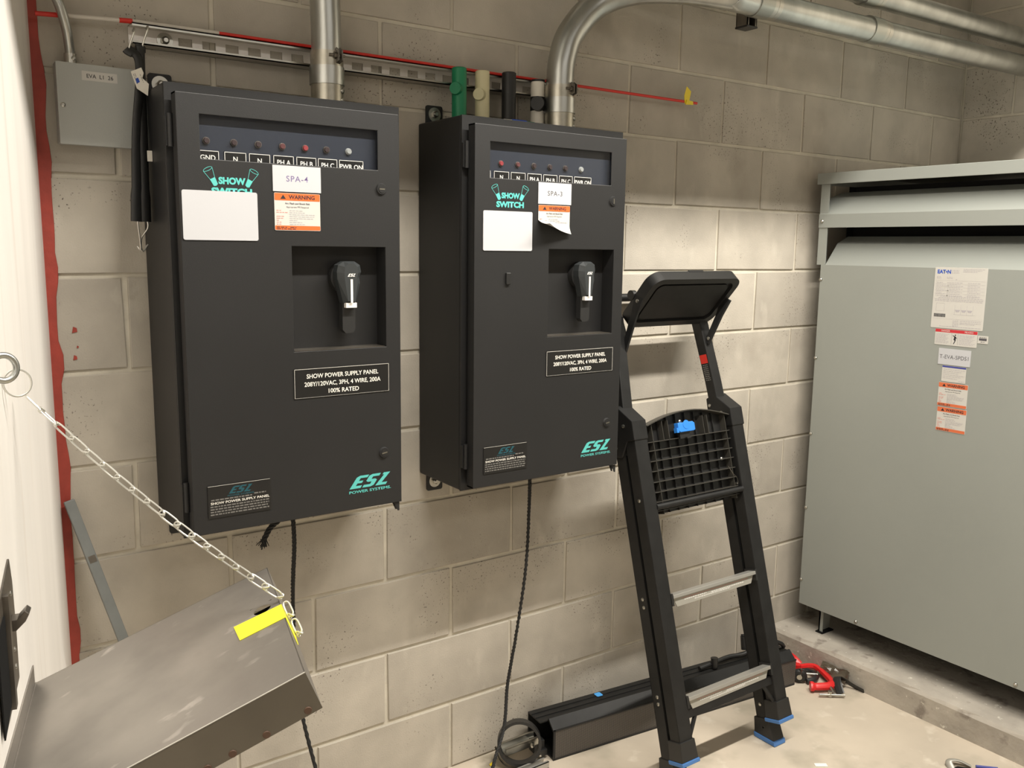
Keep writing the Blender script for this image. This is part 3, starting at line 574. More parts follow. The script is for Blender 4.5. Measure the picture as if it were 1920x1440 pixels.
P_ += [(.515, .64, 1.357), (.51, .65, 1.353), (.500, .65, 1.347), (.500, .65, 1.343)] + [(.562, .58, 1.283 - .004 * k) for k in range(5)] + [(.585, .65, 1.283), (.585, .65, 1.278), (.585, .63, 1.274), (.52, .65, 1.264)]
lines('fine_print', FL, P_, 'inkg', s, .0012, 21, .0015)
bm = NB()
for v in (1.4065, 1.396, 1.386, 1.376, 1.366, 1.35, 1.288): box(bm, (.497, v, .0012), (.653, v + .0004, .0013), FL)
box(bm, (.505, 1.312, .0012), (.532, 1.3125, .0013), FL); box(bm, (.505, 1.336, .0012), (.532, 1.3365, .0013), FL); box(bm, (.505, 1.312, .0012), (.5056, 1.3365, .0013), FL); box(bm, (.5314, 1.312, .0012), (.532, 1.3365, .0013), FL)
for k in range(4): box(bm, (.565 + .019 * k, 1.303, .0012), (.5656 + .019 * k, 1.333, .0013), FL)
for k in range(3): prism(bm, [(.566 + .019 * k, 1.318), (.583 + .019 * k, 1.318), (.579 + .019 * k, 1.311), (.570 + .019 * k, 1.311)], .0012, .0013, FL)
box(bm, (.562, 1.303, .0012), (.632, 1.3036, .0013), FL); obj('wiring_diagram', bm, 'inkg', s)
bm = NB(); u = .500
while u < .537: wd = rnd.uniform(.0006, .0016); box(bm, (u, 1.293, .0012), (u + wd, 1.3035, .0014), FL); u += wd + .0006
obj('barcode', bm, 'ink', s)
s = sheet('danger_label', FL, .5095, 1.206, .643, 1.256, 'sheet', T, .0003, .0008, .002); sheet('red_band', FL, .510, 1.246, .6425, 1.2555, 'crimson', s, .0011, .0002, .001)
text('lettering', 'DANGER', FL, .543, 1.2485, .005, 'sheet', s, .0015, 'CENTER', .0001); text('lettering', 'PELIGRO', FL, .617, 1.2485, .005, 'sheet', s, .0015, 'CENTER', .0001)
lines('fine_print', FL, [(.513, .555 - .004 * (k % 3), 1.240 - .004 * k) for k in range(8)] + [(.588, .637 - .005 * (k % 3), 1.240 - .004 * k) for k in range(8)], 'inkg', s, .0012, 31, .0014)
bm = NB(); box(bm, (.563, 1.209, .0012), (.5634, 1.245, .0013), FL); box(bm, (.583, 1.209, .0012), (.5834, 1.245, .0013), FL); prism(bm, [(.570, 1.225), (.573, 1.236), (.577, 1.235), (.577, 1.222), (.572, 1.211), (.570, 1.212), (.574, 1.222)], .0012, .0014, FL)
prism(bm, [(.572, 1.233), (.566, 1.238), (.567, 1.239), (.575, 1.235), (.581, 1.230), (.580, 1.229)], .0012, .0014, FL); prism(bm, [(.575 + .0022 * math.cos(t), 1.2395 + .0022 * math.sin(t)) for t in [k * PI / 5 for k in range(10)]], .0012, .0014, FL); obj('shock_pictogram', bm, 'ink', s)
s = sheet('asset_sticker', FL, .6445, 1.221, .676, 1.2445, 'sheet', T, .0003, .0008, .001); bm = NB(); box(bm, (.649, 1.230, .0012), (.672, 1.237, .0014), FL); obj('barcode', bm, 'inkd', s); lines('fine_print', FL, [(.650, .671, 1.239), (.654, .666, 1.225)], 'ink', s, .0012, 41, .0014)
s = sheet('name_tag', FL, .5265, 1.145, .6285, 1.1955, 'card', T, .0003, .0012, .001); text('lettering', 'T-EVA-SPDS1', FL, .578, 1.164, .0125, 'inkd', s, .0017, 'CENTER', sx=.92, space=1.05)
s = sheet('inspection_sticker', FL, .542, 1.092, .6185, 1.142, 'sheet', T, .0003, .0008, .001); sheet('blue_band', FL, .5425, 1.1365, .618, 1.1417, 'navy', s, .0011, .0002, .0006)
lines('fine_print', FL, [(.547, .615 - .01 * (k % 3), 1.130 - .0055 * k) for k in range(6)] + [(.597, .615, 1.096)], 'inkg', s, .0012, 51, .0014)
warning(T, FL, .5355, 1.0135, .629, 1.0885, m='orange2', label='upper orange warning sticker', seed=61, n0=.0003)
warning(T, FL, .5375, .934, .6315, 1.0105, m='orange2', label='lower orange warning sticker', seed=71, n0=.0003)

# ---------------------------------------------------------------- folded step ladder leaning on the wall
LO = V((.907, -.469, .090)); th = math.radians(15.403); FLd = F(LO, (1, 0, 0), (0, math.sin(th), math.cos(th)), (0, -math.cos(th), math.sin(th)))   # u right, v up the rails, n out
T = thing('step_ladder', 'folded black platform step ladder with silver treads leaning against the block wall', 'ladder', (.907, -.42, 0))
def wz0(n): return (-.09 - n * math.sin(th)) / math.cos(th)      # v at which the floor is met
for s, (a, b) in ((-1, (-.241, -.193)), (1, (.167, .215))):
    o_ = a if s < 0 else b
    bm = NB(); box(bm, (a, .04, 0), (b, .958, -.003), FLd); box(bm, (a, .04, -.003), (a + .003, .958, -.040), FLd); box(bm, (b - .003, .04, -.003), (b, .958, -.040), FLd); box(bm, (a + .012, .04, -.012), (b - .012, .95, -.036), FLd)
    st = obj('front_rail', bm, 'ladder', T, bevel=.0015)
    bm = NB(); prism(bm, [(a - .004, .060), (b + .004, .060), (b + .008, .006), (a - .008, .006)], .004, -.046, FLd); foot = obj('front_foot', bm, 'plastic', T, bevel=.002)
    bm = NB(); prism(bm, [(a - .010, .006), (b + .010, .006), (b + .010, -.005), (a - .010, -.005)], .007, -.050, FLd); obj('foot_pad', bm, 'bluef', foot, bevel=.002)
    a2, b2 = a + .003, b - .003
    bm = NB(); box(bm, (a2, -.02, -.052), (b2, .93, -.055), FLd); box(bm, (a2, -.02, -.052), (a2 + .003, .93, -.092), FLd); box(bm, (b2 - .003, -.02, -.052), (b2, .93, -.092), FLd); box(bm, (a2, -.02, -.088), (b2, .93, -.092), FLd); obj('rear_rail', bm, 'ladder', T, bevel=.0015)
    q = [(-.046, .0), (-.100, .0), (-.108, wz0(-.108) + .016), (-.036, wz0(-.036) + .016)]
    SF = F(FLd(a2 - .003, 0, 0), FLd.n, FLd.v, FLd.u); bm = NB(); prism(bm, q, 0, .048, SF); foot = obj('rear_foot', bm, 'plastic', T, bevel=.002)
    q = [(-.110, wz0(-.110) + .016), (-.034, wz0(-.034) + .016), (-.034, wz0(-.034) + .001), (-.110, wz0(-.110) + .001)]; bm = NB(); prism(bm, q, -.002, .050, SF); obj('foot_pad', bm, 'bluef', foot, bevel=.002)
    # bracket joining rail and handrail
    SB = F(FLd(a - .003, 0, 0), FLd.n, FLd.v, FLd.u); bm = NB(); prism(bm, [(.003, .955), (-.055, 1.005), (-.090, .995), (-.095, .860), (-.060, .855), (-.030, .90), (.003, .90)], 0, (b - a) + .006, SB); br = obj('bracket', bm, 'ladder', T, bevel=.003)
    for (n_, v_) in ((-.078, .972), (-.035, .945), (-.080, .885)):
        bolt('rivet', SB(n_, v_, 0 if s < 0 else 0), (-1, 0, 0), .0055, br, h=.0035)
    ub = (a + b) / 2; P0 = FLd(ub, .86, -.062); P1 = FLd(ub - s * .012, 1.05, -.062); P2 = FLd(ub - s * .030, 1.265, -.066); ca = []
    bm = NB()
    for P in (P0, P1, P2): ca.append([bm.verts.new(P + FLd.u * x + FLd.n * y) for x, y in ((-.019, -.018), (.019, -.018), (.019, .018), (-.019, .018))])
    for A_, B_ in zip(ca, ca[1:]):
        for i in range(4): bm.faces.new((A_[i], A_[(i + 1) % 4], B_[(i + 1) % 4], B_[i]))
    bm.faces.new(ca[0][::-1]); bm.faces.new(ca[-1]); up = obj('handrail_upright', bm, 'ladder', T, bevel=.003)
    if s > 0:
        f3 = F(P1 + FLd.u * .0 + FLd.n * .0182, FLd.u, (P2 - P1).normalized(), FLd.n)
        f3 = F(P1 - FLd.u * .0195, FLd.n, (P2 - P1).normalized(), -FLd.u)
        sheet('red_sticker', f3, -.014, .055, .014, .083, 'rod', up, 0, .0004, .001); lines('fine_print', f3, [(-.010, .010, .048 - .006 * k) for k in range(9)], 'engd', up, .0004, 81, .003)
    rr = [(.73, -.018), (.449, -.07), (.426, -.07), (.174, -.07), (.154, -.07), (.052, -.02)] if s < 0 else [(.722, -.02), (.071, -.02), (.049, -.02), (.04, -.07), (-.03, -.07)]
    for v_, n_ in rr: bolt('rivet', FLd((a if n_ > -.05 else a2), v_, n_), (-1, 0, 0), .0055, T, h=.003)
for v_ in (.455, .170):
    bm = NB(); prism(bm, [(.004, v_), (.004, v_ - .010), (-.006, v_ - .012), (-.026, v_ - .012), (-.026, v_)], -.187, .161, F(FLd(0, 0, 0), FLd.n, FLd.v, FLd.u)); tr_ = obj('tread', bm, 'alu', T, bevel=.001)
    bm = NB(); prism(bm, [(-.182, v_ - .011), (.156, v_ - .011), (.142, v_ - .034), (-.172, v_ - .036)], -.004, -.006, FLd); rs = obj('riser', bm, 'riser', tr_)
    lines('fine_print', FLd, [(-.15, .13, v_ - .017)], 'inkr', rs, -.0039, 91, .0012); lines('fine_print', FLd, [(-.14, -.05, v_ - .023), (-.03, .11, v_ - .025), (-.10, .05, v_ - .029)], 'sheet', rs, -.0039, 92, .003)
    for u_ in (-.195, .161): bm = NB(); box(bm, (u_, v_ - .03, .002), (u_ + .008, v_ + .004, -.04), FLd); obj('tread_bracket', bm, 'plastic', tr_)
bm = NB(); box(bm, (-.195, .112, -.006), (.17, .136, -.010), FLd); box(bm, (-.195, .133, -.006), (.17, .136, -.03), FLd); cb = obj('cross_bar', bm, 'ladder', T)
for s, u in ((1, -.193), (-1, .167)):
    bm = NB(); tube(bm, [FLd(u, .06, -.012), FLd(u + s * .035, .115, -.012)], .006, 8); obj('diagonal_brace', bm, 'ladder', cb); bm = NB(); tube(bm, [FLd(u + s * .01, .136, -.02), FLd(u + s * .03, .165, -.02)], .005, 8); obj('diagonal_brace', bm, 'ladder', cb)
# platform seen from its ribbed underside
bm = NB(); top = [(-.182 + .345 * i / 14, .925 + .040 * math.sin(PI * (i / 14 * .84 + .08))) for i in range(15)]; prism(bm, [(.163, .680), (-.182, .680)][::1] + top, -.034, -.037, FLd); plat = obj('platform', bm, 'plastic', T)
bm = NB(); pr = top
for (u0, v0), (u1, v1) in zip(pr, pr[1:]): prism(bm, [(u0, v0), (u1, v1), (u1, v1 + .003), (u0, v0 + .003)], -.036, -.004, FLd)
obj('arched_lip', bm, 'rib', plat)
for v in (.887, .862, .832, .803, .772, .743, .715, .690):
    bm = NB(); box(bm, (-.182, v, -.036), (.163, v + .0022, -.012), FLd); obj('rib', bm, 'rib', plat)
for k in range(9):
    u = -.160 + .0385 * k; bm = NB(); tp = .925 + .036 * math.sin(PI * ((u + .182) / .345 * .84 + .08)); box(bm, (u, .68, -.036), (u + .0018, tp, -.027 if 0 < k < 8 else -.012), FLd); obj('rib', bm, 'plastic' if 0 < k < 8 else 'rib', plat)
for u in (-.118, -.095, .052, .070):
    bm = NB(); box(bm, (u, .887, -.036), (u + .0018, .945, -.011), FLd); obj('rib', bm, 'rib', plat)
bm = NB(); prism(bm, [(-.068, .932), (-.006, .932), (.001, .927), (.001, .906), (-.006, .904), (-.060, .904), (-.068, .909)], -.014, .004, FLd); lt = obj('release_latch', bm, 'blue', T, bevel=.002)
bm = NB(); cyl(bm, FLd(-.035, .925, .0042), FLd(-.035, .925, .0050), .013, seg=24); box(bm, (-.074, .904, -.010), (-.066, .918, .003), FLd); obj('latch_pad', bm, 'blue', lt)
bm = NB(); box(bm, (-.058, .885, -.014), (-.018, .904, -.004), FLd); box(bm, (-.038, .884, -.004), (-.022, .888, .004), FLd); obj('latch_tongue', bm, 'plastic', lt)
bolt('screw', FLd(-.048, .936, -.008), FLd.n, .0055, T, h=.004); bolt('screw', FLd(.115, .806, -.020), FLd.n, .005, T, h=.004)
bm = NB(); cyl(bm, FLd(-.195, .705, -.004), FLd(.168, .705, -.004), .0088, seg=18); obj('stretcher_tube', bm, 'ladder', T, smooth=True)
bm = NB(); tube(bm, spl([FLd(.130, .78, -.010), FLd(.140, .755, -.004), FLd(.158, .74, -.008), FLd(.164, .722, -.012)], 6), .001, 6); obj('safety_wire', bm, 'latch', T)
# tool tray at the head
FTy = F((.920, -.090, 1.262), (1, 0, 0), (0, -.665, .747), (0, .747, .665)); ol = rrect(-.182, 0, .182, .195, .038, 8); inn = rrect(-.160, .020, .160, .176, .024, 8)
bm = NB(); k = len(ol); A_ = [bm.verts.new(FTy(u, v, 0)) for u, v in ol]; B_ = [bm.verts.new(FTy(u, v, .034)) for u, v in ol]; Ci = [bm.verts.new(FTy(u, v, 0)) for u, v in inn]; Di = [bm.verts.new(FTy(u, v, .010)) for u, v in inn]
for i in range(k):
    j = (i + 1) % k; bm.faces.new((A_[i], A_[j], B_[j], B_[i])); bm.faces.new((A_[i], Ci[i], Ci[j], A_[j])); bm.faces.new((Ci[i], Di[i], Di[j], Ci[j]))
bm.faces.new(Di); bm.faces.new(B_[::-1]); ty = obj('tool_tray', bm, 'plastic', T, smooth=True)
bm = NB(); prism(bm, rrect(-.148, .030, .148, .166, .022, 6), .0098, .004, FTy); obj('tray_panel', bm, 'ladder', ty)
bm = NB(); box(bm, (-.03, .188, .030), (.03, .196, .037), FTy); obj('tray_grip', bm, 'plastic', ty)
for s, pts in ((1, [(1.095, -.163, 1.345), (1.072, -.118, 1.215)]), (-1, [(.742, -.150, 1.36), (.728, -.108, 1.20)])):
    bm = NB(); p0, p1 = V(pts[0]), V(pts[1]); d = (p0 - p1).normalized(); f3 = F(p1, (d.cross(V((1, 0, 0)))).normalized(), d, (1, 0, 0)); L_ = (p0 - p1).length; prism(bm, [(-.010, -.015), (.010, -.015), (.012, L_ * .6), (.020, L_), (-.018, L_), (-.012, L_ * .6)], -.004, .004, f3); sr = obj('tray_strut', bm, 'ladder', T, bevel=.002)
    bolt('rivet', f3(0, L_ * (.9 if s < 0 else .02), -.004), (-1, 0, 0), .006, sr, h=.003)
for s in (-1, 1):
    u = .92 + s * .172; bm = NB(); tube(bm, spl([(u, -.085, 1.24), (u, -.062, 1.29), (u, -.045, 1.33), (u, -.036, 1.345)], 6), .014, 10, flat=.5); obj('handle_arm', bm, 'ladder', T, smooth=True)
bm = NB(); cyl(bm, (.74, -.032, 1.347), (1.10, -.032, 1.347), .012, seg=18); obj('top_handle', bm, 'ladder', T, smooth=True)
bm = NB(); cyl(bm, (.735, -.118, 1.36), (.749, -.118, 1.36), .014, seg=20); obj('pivot_knob', bm, 'plastic', T, smooth=True)

# ---------------------------------------------------------------- long black perforated housing on the floor
ang = math.atan2(-.098, .95); ub = V((math.cos(ang), math.sin(ang), 0)); nb = V((math.sin(ang), -math.cos(ang), 0))
FH = F((.471, -.138, 0), ub, (0, 0, 1), nb); LH = .985                         # u along, v up, n towards the room
T = thing('perforated_housing', 'long black perforated metal housing lying on the floor along the wall', 'light fixture housing', (.95, -.12, 0))
bm = NB(); box(bm, (0, .001, -.001), (LH, .092, -.003), FH); uvl = bm.loops.layers.uv.new('UVMap')
for f_ in bm.faces:
    for l in f_.loops: q = l.vert.co - FH.O; l[uvl].uv = (q.dot(FH.u), q.dot(FH.v) + q.dot(FH.n))
obj('perforated_front', bm, 'perf', T)
bm = NB(); box(bm, (LH, .001, -.001), (LH + .002, .092, -.10), FH); uvl = bm.loops.layers.uv.new('UVMap')
for f_ in bm.faces:
    for l in f_.loops: q = l.vert.co - FH.O; l[uvl].uv = (q.dot(FH.n), q.dot(FH.v))
obj('perforated_end', bm, 'perf', T)
bm = NB(); box(bm, (0, .0, .001), (LH, .005, -.003), FH); box(bm, (-.001, 0, .001), (.006, .094, -.004), FH); box(bm, (0, .090, .001), (LH + .002, .094, -.004), FH); obj('front_frame', bm, 'cab', T)
LFh = F((.471, -.138, 0), -nb, (0, 0, 1), ub)                                    # section plane: u towards wall
bm = NB(); prism(bm, [(.0, .092), (.004, .094), (.030, .118), (.034, .118), (.034, .114), (.006, .088)], 0, LH, LFh); obj('sloped_hood', bm, 'ladder', T)
bm = NB(); prism(bm, [(.034, .112), (.058, .112), (.058, .1145), (.060, .1145), (.060, .112), (.082, .112), (.082, .1145), (.084, .1145), (.084, .112), (.104, .112), (.104, .004), (.100, .004), (.100, .108), (.034, .108)], -.028, LH, LFh); obj('top_rail', bm, 'ladder', T)
bm = NB(); box(bm, (.0, .001, -.004), (LH, .006, -.10), FH); obj('base_sheet', bm, 'ladder', T)
bm = NB(); cyl(bm, FH(.66, .115, -.050), FH(.66, .150, -.055), .010, .012, 14); obj('strain_relief', bm, 'plastic', T, smooth=True)
sheet('tape_scrap', F(FH(.205, .1146, -.075), ub, -nb, (0, 0, 1)), 0, 0, .022, .022, 'btape', T, 0, .0006, .004, label='scrap of blue painter tape')
T = thing('rubber_cable', 'thick black rubber cable lying along the top of the perforated housing', 'cable', (1.15, -.1, .115)); bm = NB()
tube(bm, spl([FH(.600, .124, -.058), FH(.665, .128, -.062), FH(.74, .129, -.070), FH(.80, .129, -.062), FH(.86, .150, -.055), FH(.91, .158, -.05), FH(.955, .14, -.045), FH(.975, .123, -.050)], 8), .0075, 12); obj('cable_jacket', bm, 'sleeve', T, smooth=True)
bm = NB(); cyl(bm, FH(.83, .128, -.088), FH(.832, .172, -.098), .013, .0125, 18); cyl(bm, FH(.832, .172, -.098), FH(.833, .178, -.100), .0105, .010, 18); obj('plug', bm, 'sleeve', T, smooth=True)

# ---------------------------------------------------------------- hardware heap at the left end
T = thing('black_ring_clamp', 'black metal ring clamp propped up at the left end of the perforated housing', 'clamp', (.39, -.10, 0))
c = V((.374, -.100, .072)); ax = V((-.55, -.80, .22)).normalized(); bm = NB(); u_ = ax.orthogonal().normalized(); u_ = (V((0, 0, 1)) - ax * ax.z).normalized(); w_ = ax.cross(u_); R1, R2 = .064, .0560; rings = []
for i in range(40):
    t = 2 * PI * i / 40; d = u_ * math.cos(t) + w_ * math.sin(t); rings.append([bm.verts.new(c + d * R1 + ax * .017), bm.verts.new(c + d * R1 - ax * .017), bm.verts.new(c + d * R2 - ax * .017), bm.verts.new(c + d * R2 + ax * .017)])
for i in range(40):
    A_ = rings[i]; B_ = rings[(i + 1) % 40]
    for k in range(4): bm.faces.new((A_[k], A_[(k + 1) % 4], B_[(k + 1) % 4], B_[k]))
obj('ring_band', bm, 'plastic', T, smooth=True)
bm = NB(); box(bm, (-.05, .02, -.03), (-.012, .055, -.06), FH); box(bm, (-.035, .01, -.02), (-.008, .03, -.05), FH); obj('clamp_block', bm, 'plastic', T, bevel=.002); bolt('bolt', FH(-.045, .030, -.012), (-.3, -.9, .2), .006, T, h=.02); bolt('wing_bolt', FH(-.06, .060, -.02), (-.6, -.7, .2), .006, T, h=.025)
def chan(name, a, b, w_, h, label, m='zinc'):
    a, b = V(a), V(b); d = (b - a).normalized(); s = d.cross(V((0, 0, 1))).normalized(); f = F(a, d, s, s.cross(d)); L_ = (b - a).length
    T = thing(name, label, 'metal bracket', a); bm = NB(); box(bm, (0, -w_, 0), (L_, w_, .002), f); box(bm, (0, -w_, 0), (L_, -w_ + .002, h), f); box(bm, (0, w_ - .002, 0), (L_, w_, h), f); obj('channel', bm, m, T)
    bm = NB(); box(bm, (0, -w_, h - .002), (L_, -w_ + .007, h), f); box(bm, (0, w_ - .007, h - .002), (L_, w_, h), f); obj('lip', bm, m, T); return T
chan('strut_offcut', (.335, -.075, .040), (.445, -.090, .052), .0205, .021, 'bright strut offcut poking through the black ring clamp', 'zinc')
chan('strut_offcut', (.330, -.150, .004), (.435, -.150, .004), .014, .020, 'bright strut offcut lying on the floor below the black ring clamp', 'alu')
T = thing('bent_bracket', 'bent zinc bracket under the black ring clamp', 'metal bracket', (.37, -.05, 0)); bm = NB(); tube(bm, spl([(.32, -.055, .055), (.325, -.08, .02), (.345, -.12, .005), (.40, -.20, .006), (.47, -.21, .006)], 6), .011, 8, flat=.18); obj('strip', bm, 'zincd', T)
T = thing('wire_nut', 'tiny yellow wire nut on the floor by the hanging cord', 'wire nut', (.305, -.055, 0)); bm = NB(); cyl(bm, (.305, -.055, .001), (.312, -.06, .012), .005, .003, 10); obj('cap', bm, 'yel', T)

# ---------------------------------------------------------------- clamps and litter by the pad
T = thing('c_clamp', 'red C-clamp lying on the floor against the concrete pad', 'clamp', (1.53, -.27, 0)); FC = F((0, 0, .012), (1, 0, 0), (0, 1, 0), (0, 0, 1))
sec = [(1.497, -.190), (1.530, -.168), (1.575, -.183), (1.590, -.215), (1.548, -.325), (1.520, -.345), (1.480, -.325), (1.452, -.290)]
bm = NB(); out = [V((x, y, .020)) for x, y in [(1.520, -.196), (1.540, -.192), (1.578, -.206), (1.588, -.235), (1.545, -.322), (1.515, -.334), (1.478, -.318), (1.455, -.300)]]
P = spl(out, 6); tube(bm, P, .0105, 8, flat=1.25, rad=[.0110 if 2 < i < len(P) - 3 else .0145 for i in range(len(P))]); obj('frame', bm, 'cclamp', T, smooth=True)
bm = NB(); cyl(bm, (1.520, -.196, .004), (1.520, -.196, .040), .014, .013, 16); obj('boss', bm, 'cclamp', T, smooth=True)
bm = NB(); cyl(bm, (1.515, -.330, .02), (1.490, -.372, .012), .0058, seg=14); sc = obj('screw_spindle', bm, 'zinc', T, smooth=True); bm = NB(); cyl(bm, (1.448, -.342, .010), (1.516, -.394, .010), .0042, seg=12); cyl(bm, (1.480, -.361, .003), (1.480, -.361, .022), .0075, seg=12); obj('tommy_bar', bm, 'zinc', T, smooth=True)
bm = NB(); cyl(bm, (1.512, -.225, .03), (1.492, -.258, .014), .0065, seg=12); obj('threaded_stud', bm, 'zinc', T, smooth=True)
T = thing('c_clamp', 'second red C-clamp tucked between the perforated housing and the pad', 'clamp', (1.53, -.16, 0)); bm = NB(); P = spl([(1.495, -.175, .02), (1.500, -.145, .045), (1.535, -.135, .050), (1.560, -.150, .035), (1.565, -.175, .018)], 6); tube(bm, P, .0085, 8, flat=1.4); obj('frame', bm, 'cclamp', T, smooth=True)
bm = NB(); cyl(bm, (1.474, -.162, .055), (1.486, -.165, .050), .005, seg=10); obj('spindle', bm, 'zinc', T)
T = thing('black_caster_wheel', 'small black rubber wheel with a metal core beside the red C-clamp', 'wheel', (1.476, -.235, 0)); bm = NB(); torus(bm, (1.478, -.238, .026), (.75, .62, .1), .015, .011, 28, 12); obj('tyre', bm, 'sleeve', T, smooth=True); bm = NB(); cyl(bm, (1.466, -.247, .026), (1.490, -.228, .026), .009, seg=16); box(bm, (1.470, -.250, .03), (1.478, -.240, .055)); obj('hub', bm, 'zinc', T)
T = thing('black_clamp', 'black clamp lying inside the red C-clamp', 'clamp', (1.53, -.25, 0)); bm = NB(); P = spl([(1.488, -.262, .012), (1.52, -.270, .014), (1.55, -.255, .014), (1.553, -.225, .016), (1.535, -.205, .016)], 6); tube(bm, P, .010, 8, flat=.8); obj('frame', bm, 'plastic', T, smooth=True); bm = NB(); cyl(bm, (1.515, -.225, .018), (1.548, -.262, .020), .004, seg=10); obj('spindle', bm, 'zinc', T)
T = thing('black_strap_scrap', 'crumpled black strip lying against the concrete pad past the C-clamp', 'scrap', (1.57, -.35, 0)); bm = NB(); tube(bm, spl([(1.520, -.375, .006), (1.535, -.350, .030), (1.555, -.335, .040), (1.575, -.345, .030), (1.595, -.375, .012), (1.600, -.410, .006)], 6), .014, 8, flat=.14); obj('strip', bm, 'plastic', T)
T = thing('plastic_wrap', 'crumpled dark clear wrap against the pad behind the C-clamp', 'scrap', (1.59, -.28, 0)); bm = NB(); g = [[bm.verts.new((1.562 + .036 * i / 6 + rnd.uniform(-.004, .004), -.245 - .11 * j / 8, .004 + .042 * (i / 6) + rnd.uniform(0, .012))) for i in range(7)] for j in range(9)]
for j in range(8):
    for i in range(6): bm.faces.new((g[j][i], g[j][i + 1], g[j + 1][i + 1], g[j + 1][i]))
obj('film', bm, 'debris', T)
T = thing('paper_slip', 'small off-white slip of tape on the bare floor in front of the ladder', 'scrap', (1.10, -.57, 0)); f = F((1.092, -.590, .0006), (.82, -.57, 0), (.57, .82, 0), (0, 0, 1)); sheet('slip', f, 0, 0, .036, .016, 'tape', T, 0, .0006, .002)
T = thing('torn_wrapper', 'torn grey and black wrapper on the floor by the right edge', 'scrap', (1.44, -.83, 0)); bm = NB(); P = [(1.412, -.822, .002), (1.425, -.805, .014), (1.450, -.820, .014), (1.468, -.848, .004)]
tube(bm, spl(P, 6), .010, 10, flat=.4); obj('shell', bm, 'riser', T, smooth=True); bm = NB(); prism(bm, [(1.405, -.838), (1.46, -.865), (1.462, -.855), (1.44, -.825), (1.418, -.820)], .001, .003, WORLD); obj('lining', bm, 'dark', T); bm = NB(); cyl(bm, (1.478, -.858, .006), (1.52, -.90, .006), .004, seg=10); obj('blue_tail', bm, 'navy', T)

# ---------------------------------------------------------------- left wall hardware: eye, chain, lid, latch, leaning tube
P1 = V((-.886, -.545, .810)); P2 = V((-.537, -.626, .954)); P3 = V((-.626, -1.013, .954)); eL = (P2 - P1).normalized(); dL = (P2 - P3).normalized(); nL = dL.cross(eL); nL = nL if nL.z > 0 else -nL
FD = F(P2, eL, dL, nL)                        # lid plane: u outwards, v to the block wall, n up
LL, LW = .386, .62
T = thing('steel_lid', 'dented stainless steel flap held half open by the chain at lower left', 'flap', FD(-LL, -.3, 0))
hc = (-.027, -.152); bm = NB(); gx = [-LL, -.045, -.010, 0]; gy = [-LW, -.172, -.132, 0]
obj('lid_sheet', holes(gx, gy, {(1, 1)}, -.0012, 0, FD), 'steel', T)
# filler round the hole so the opening is oval
bm = NB(); kk = 24; cx, cy = -.0275, -.152; ov = [bm.verts.new(FD(cx + .0135 * math.cos(2 * PI * i / kk), cy + .0135 * math.sin(2 * PI * i / kk), 0)) for i in range(kk)]; sq = []
for i in range(kk):
    t = 2 * PI * i / kk; ct, st = math.cos(t), math.sin(t); m_ = 1 / max(abs(ct) / .0175, abs(st) / .020); sq.append(bm.verts.new(FD(cx + ct * m_, cy + st * m_, 0)))
for i in range(kk): bm.faces.new((ov[i], ov[(i + 1) % kk], sq[(i + 1) % kk], sq[i]))
obj('hole_rim', bm, 'steel', T)
bm = NB(); box(bm, (-LL, -LW, 0), (0, -LW + .0012, -.056), FD); box(bm, (-.0012, -LW, 0), (0, 0, -.056), FD); box(bm, (-LL, -.0012, 0), (0, 0, -.030), FD)
sk_ = obj('skirt', bm, 'steel', T)
bm = NB(); cyl(bm, FD(-LL, -.3978, .0004), FD(0, -.3978, .0004), .0009, seg=8); obj('hem', bm, 'chrome', T, smooth=True)
# front skirt at v=-.397 closes the box towards the camera
bm = NB(); box(bm, (-LL, -.3972, .0002), (.0002, -.3985, -.056), FD); fs_ = obj('front_skirt', bm, 'steelf', T)  # same steel as the lid, its dim reflection put into the colour
bm = NB(); box(bm, (-.07, -.20, -.020), (-.003, -.105, -.0215), FD); box(bm, (-.07, -.20, -.0015), (-.0685, -.105, -.021), FD); obj('hole_shade_sheet', bm, 'dark', T)  # dark sheet under the hole, painted as the lid's shaded inside
for (u, v) in ((-.017, -.049), (-.074, -.0507), (-.119, -.051), (-.152, -.052), (-.21, -.052), (-.27, -.052)):
    bm = NB(); cyl(bm, FD(u, -.3985, v), FD(u, -.4000, v), .0052, .0046, 16); obj('rivet', bm, 'brown', fs_)
for o in (T.children): pass
bm = NB(); box(bm, (.5585, .8405, .0005), (.955, .800, .0022), FW); hf = obj('hinge_flange', bm, 'steel', T)
bm = NB(); cyl(bm, FW(.5585, .808, .004), FW(.955, .808, .004), .004, seg=12); obj('hinge_barrel', bm, 'steel', hf)
f = F(FD(0, 0, .0004), eL, dL, nL); sh = [(-.0735, -.164), (-.069, -.217), (.0015, -.2185), (.0015, -.169)]
bm = NB(); prism(bm, sh, 0, .0007, f); tp = obj('tape_band', bm, 'yel2', T, label='bright yellow tape wrapped over the lid edge')
bm = NB(); prism(bm, [(-.169, .0010), (-.2185, .0010), (-.245, -.035), (-.195, -.045)], .0005, .0012, F(FD(0, 0, 0), dL, nL, eL)); obj('tape_band', bm, 'yel2', T)
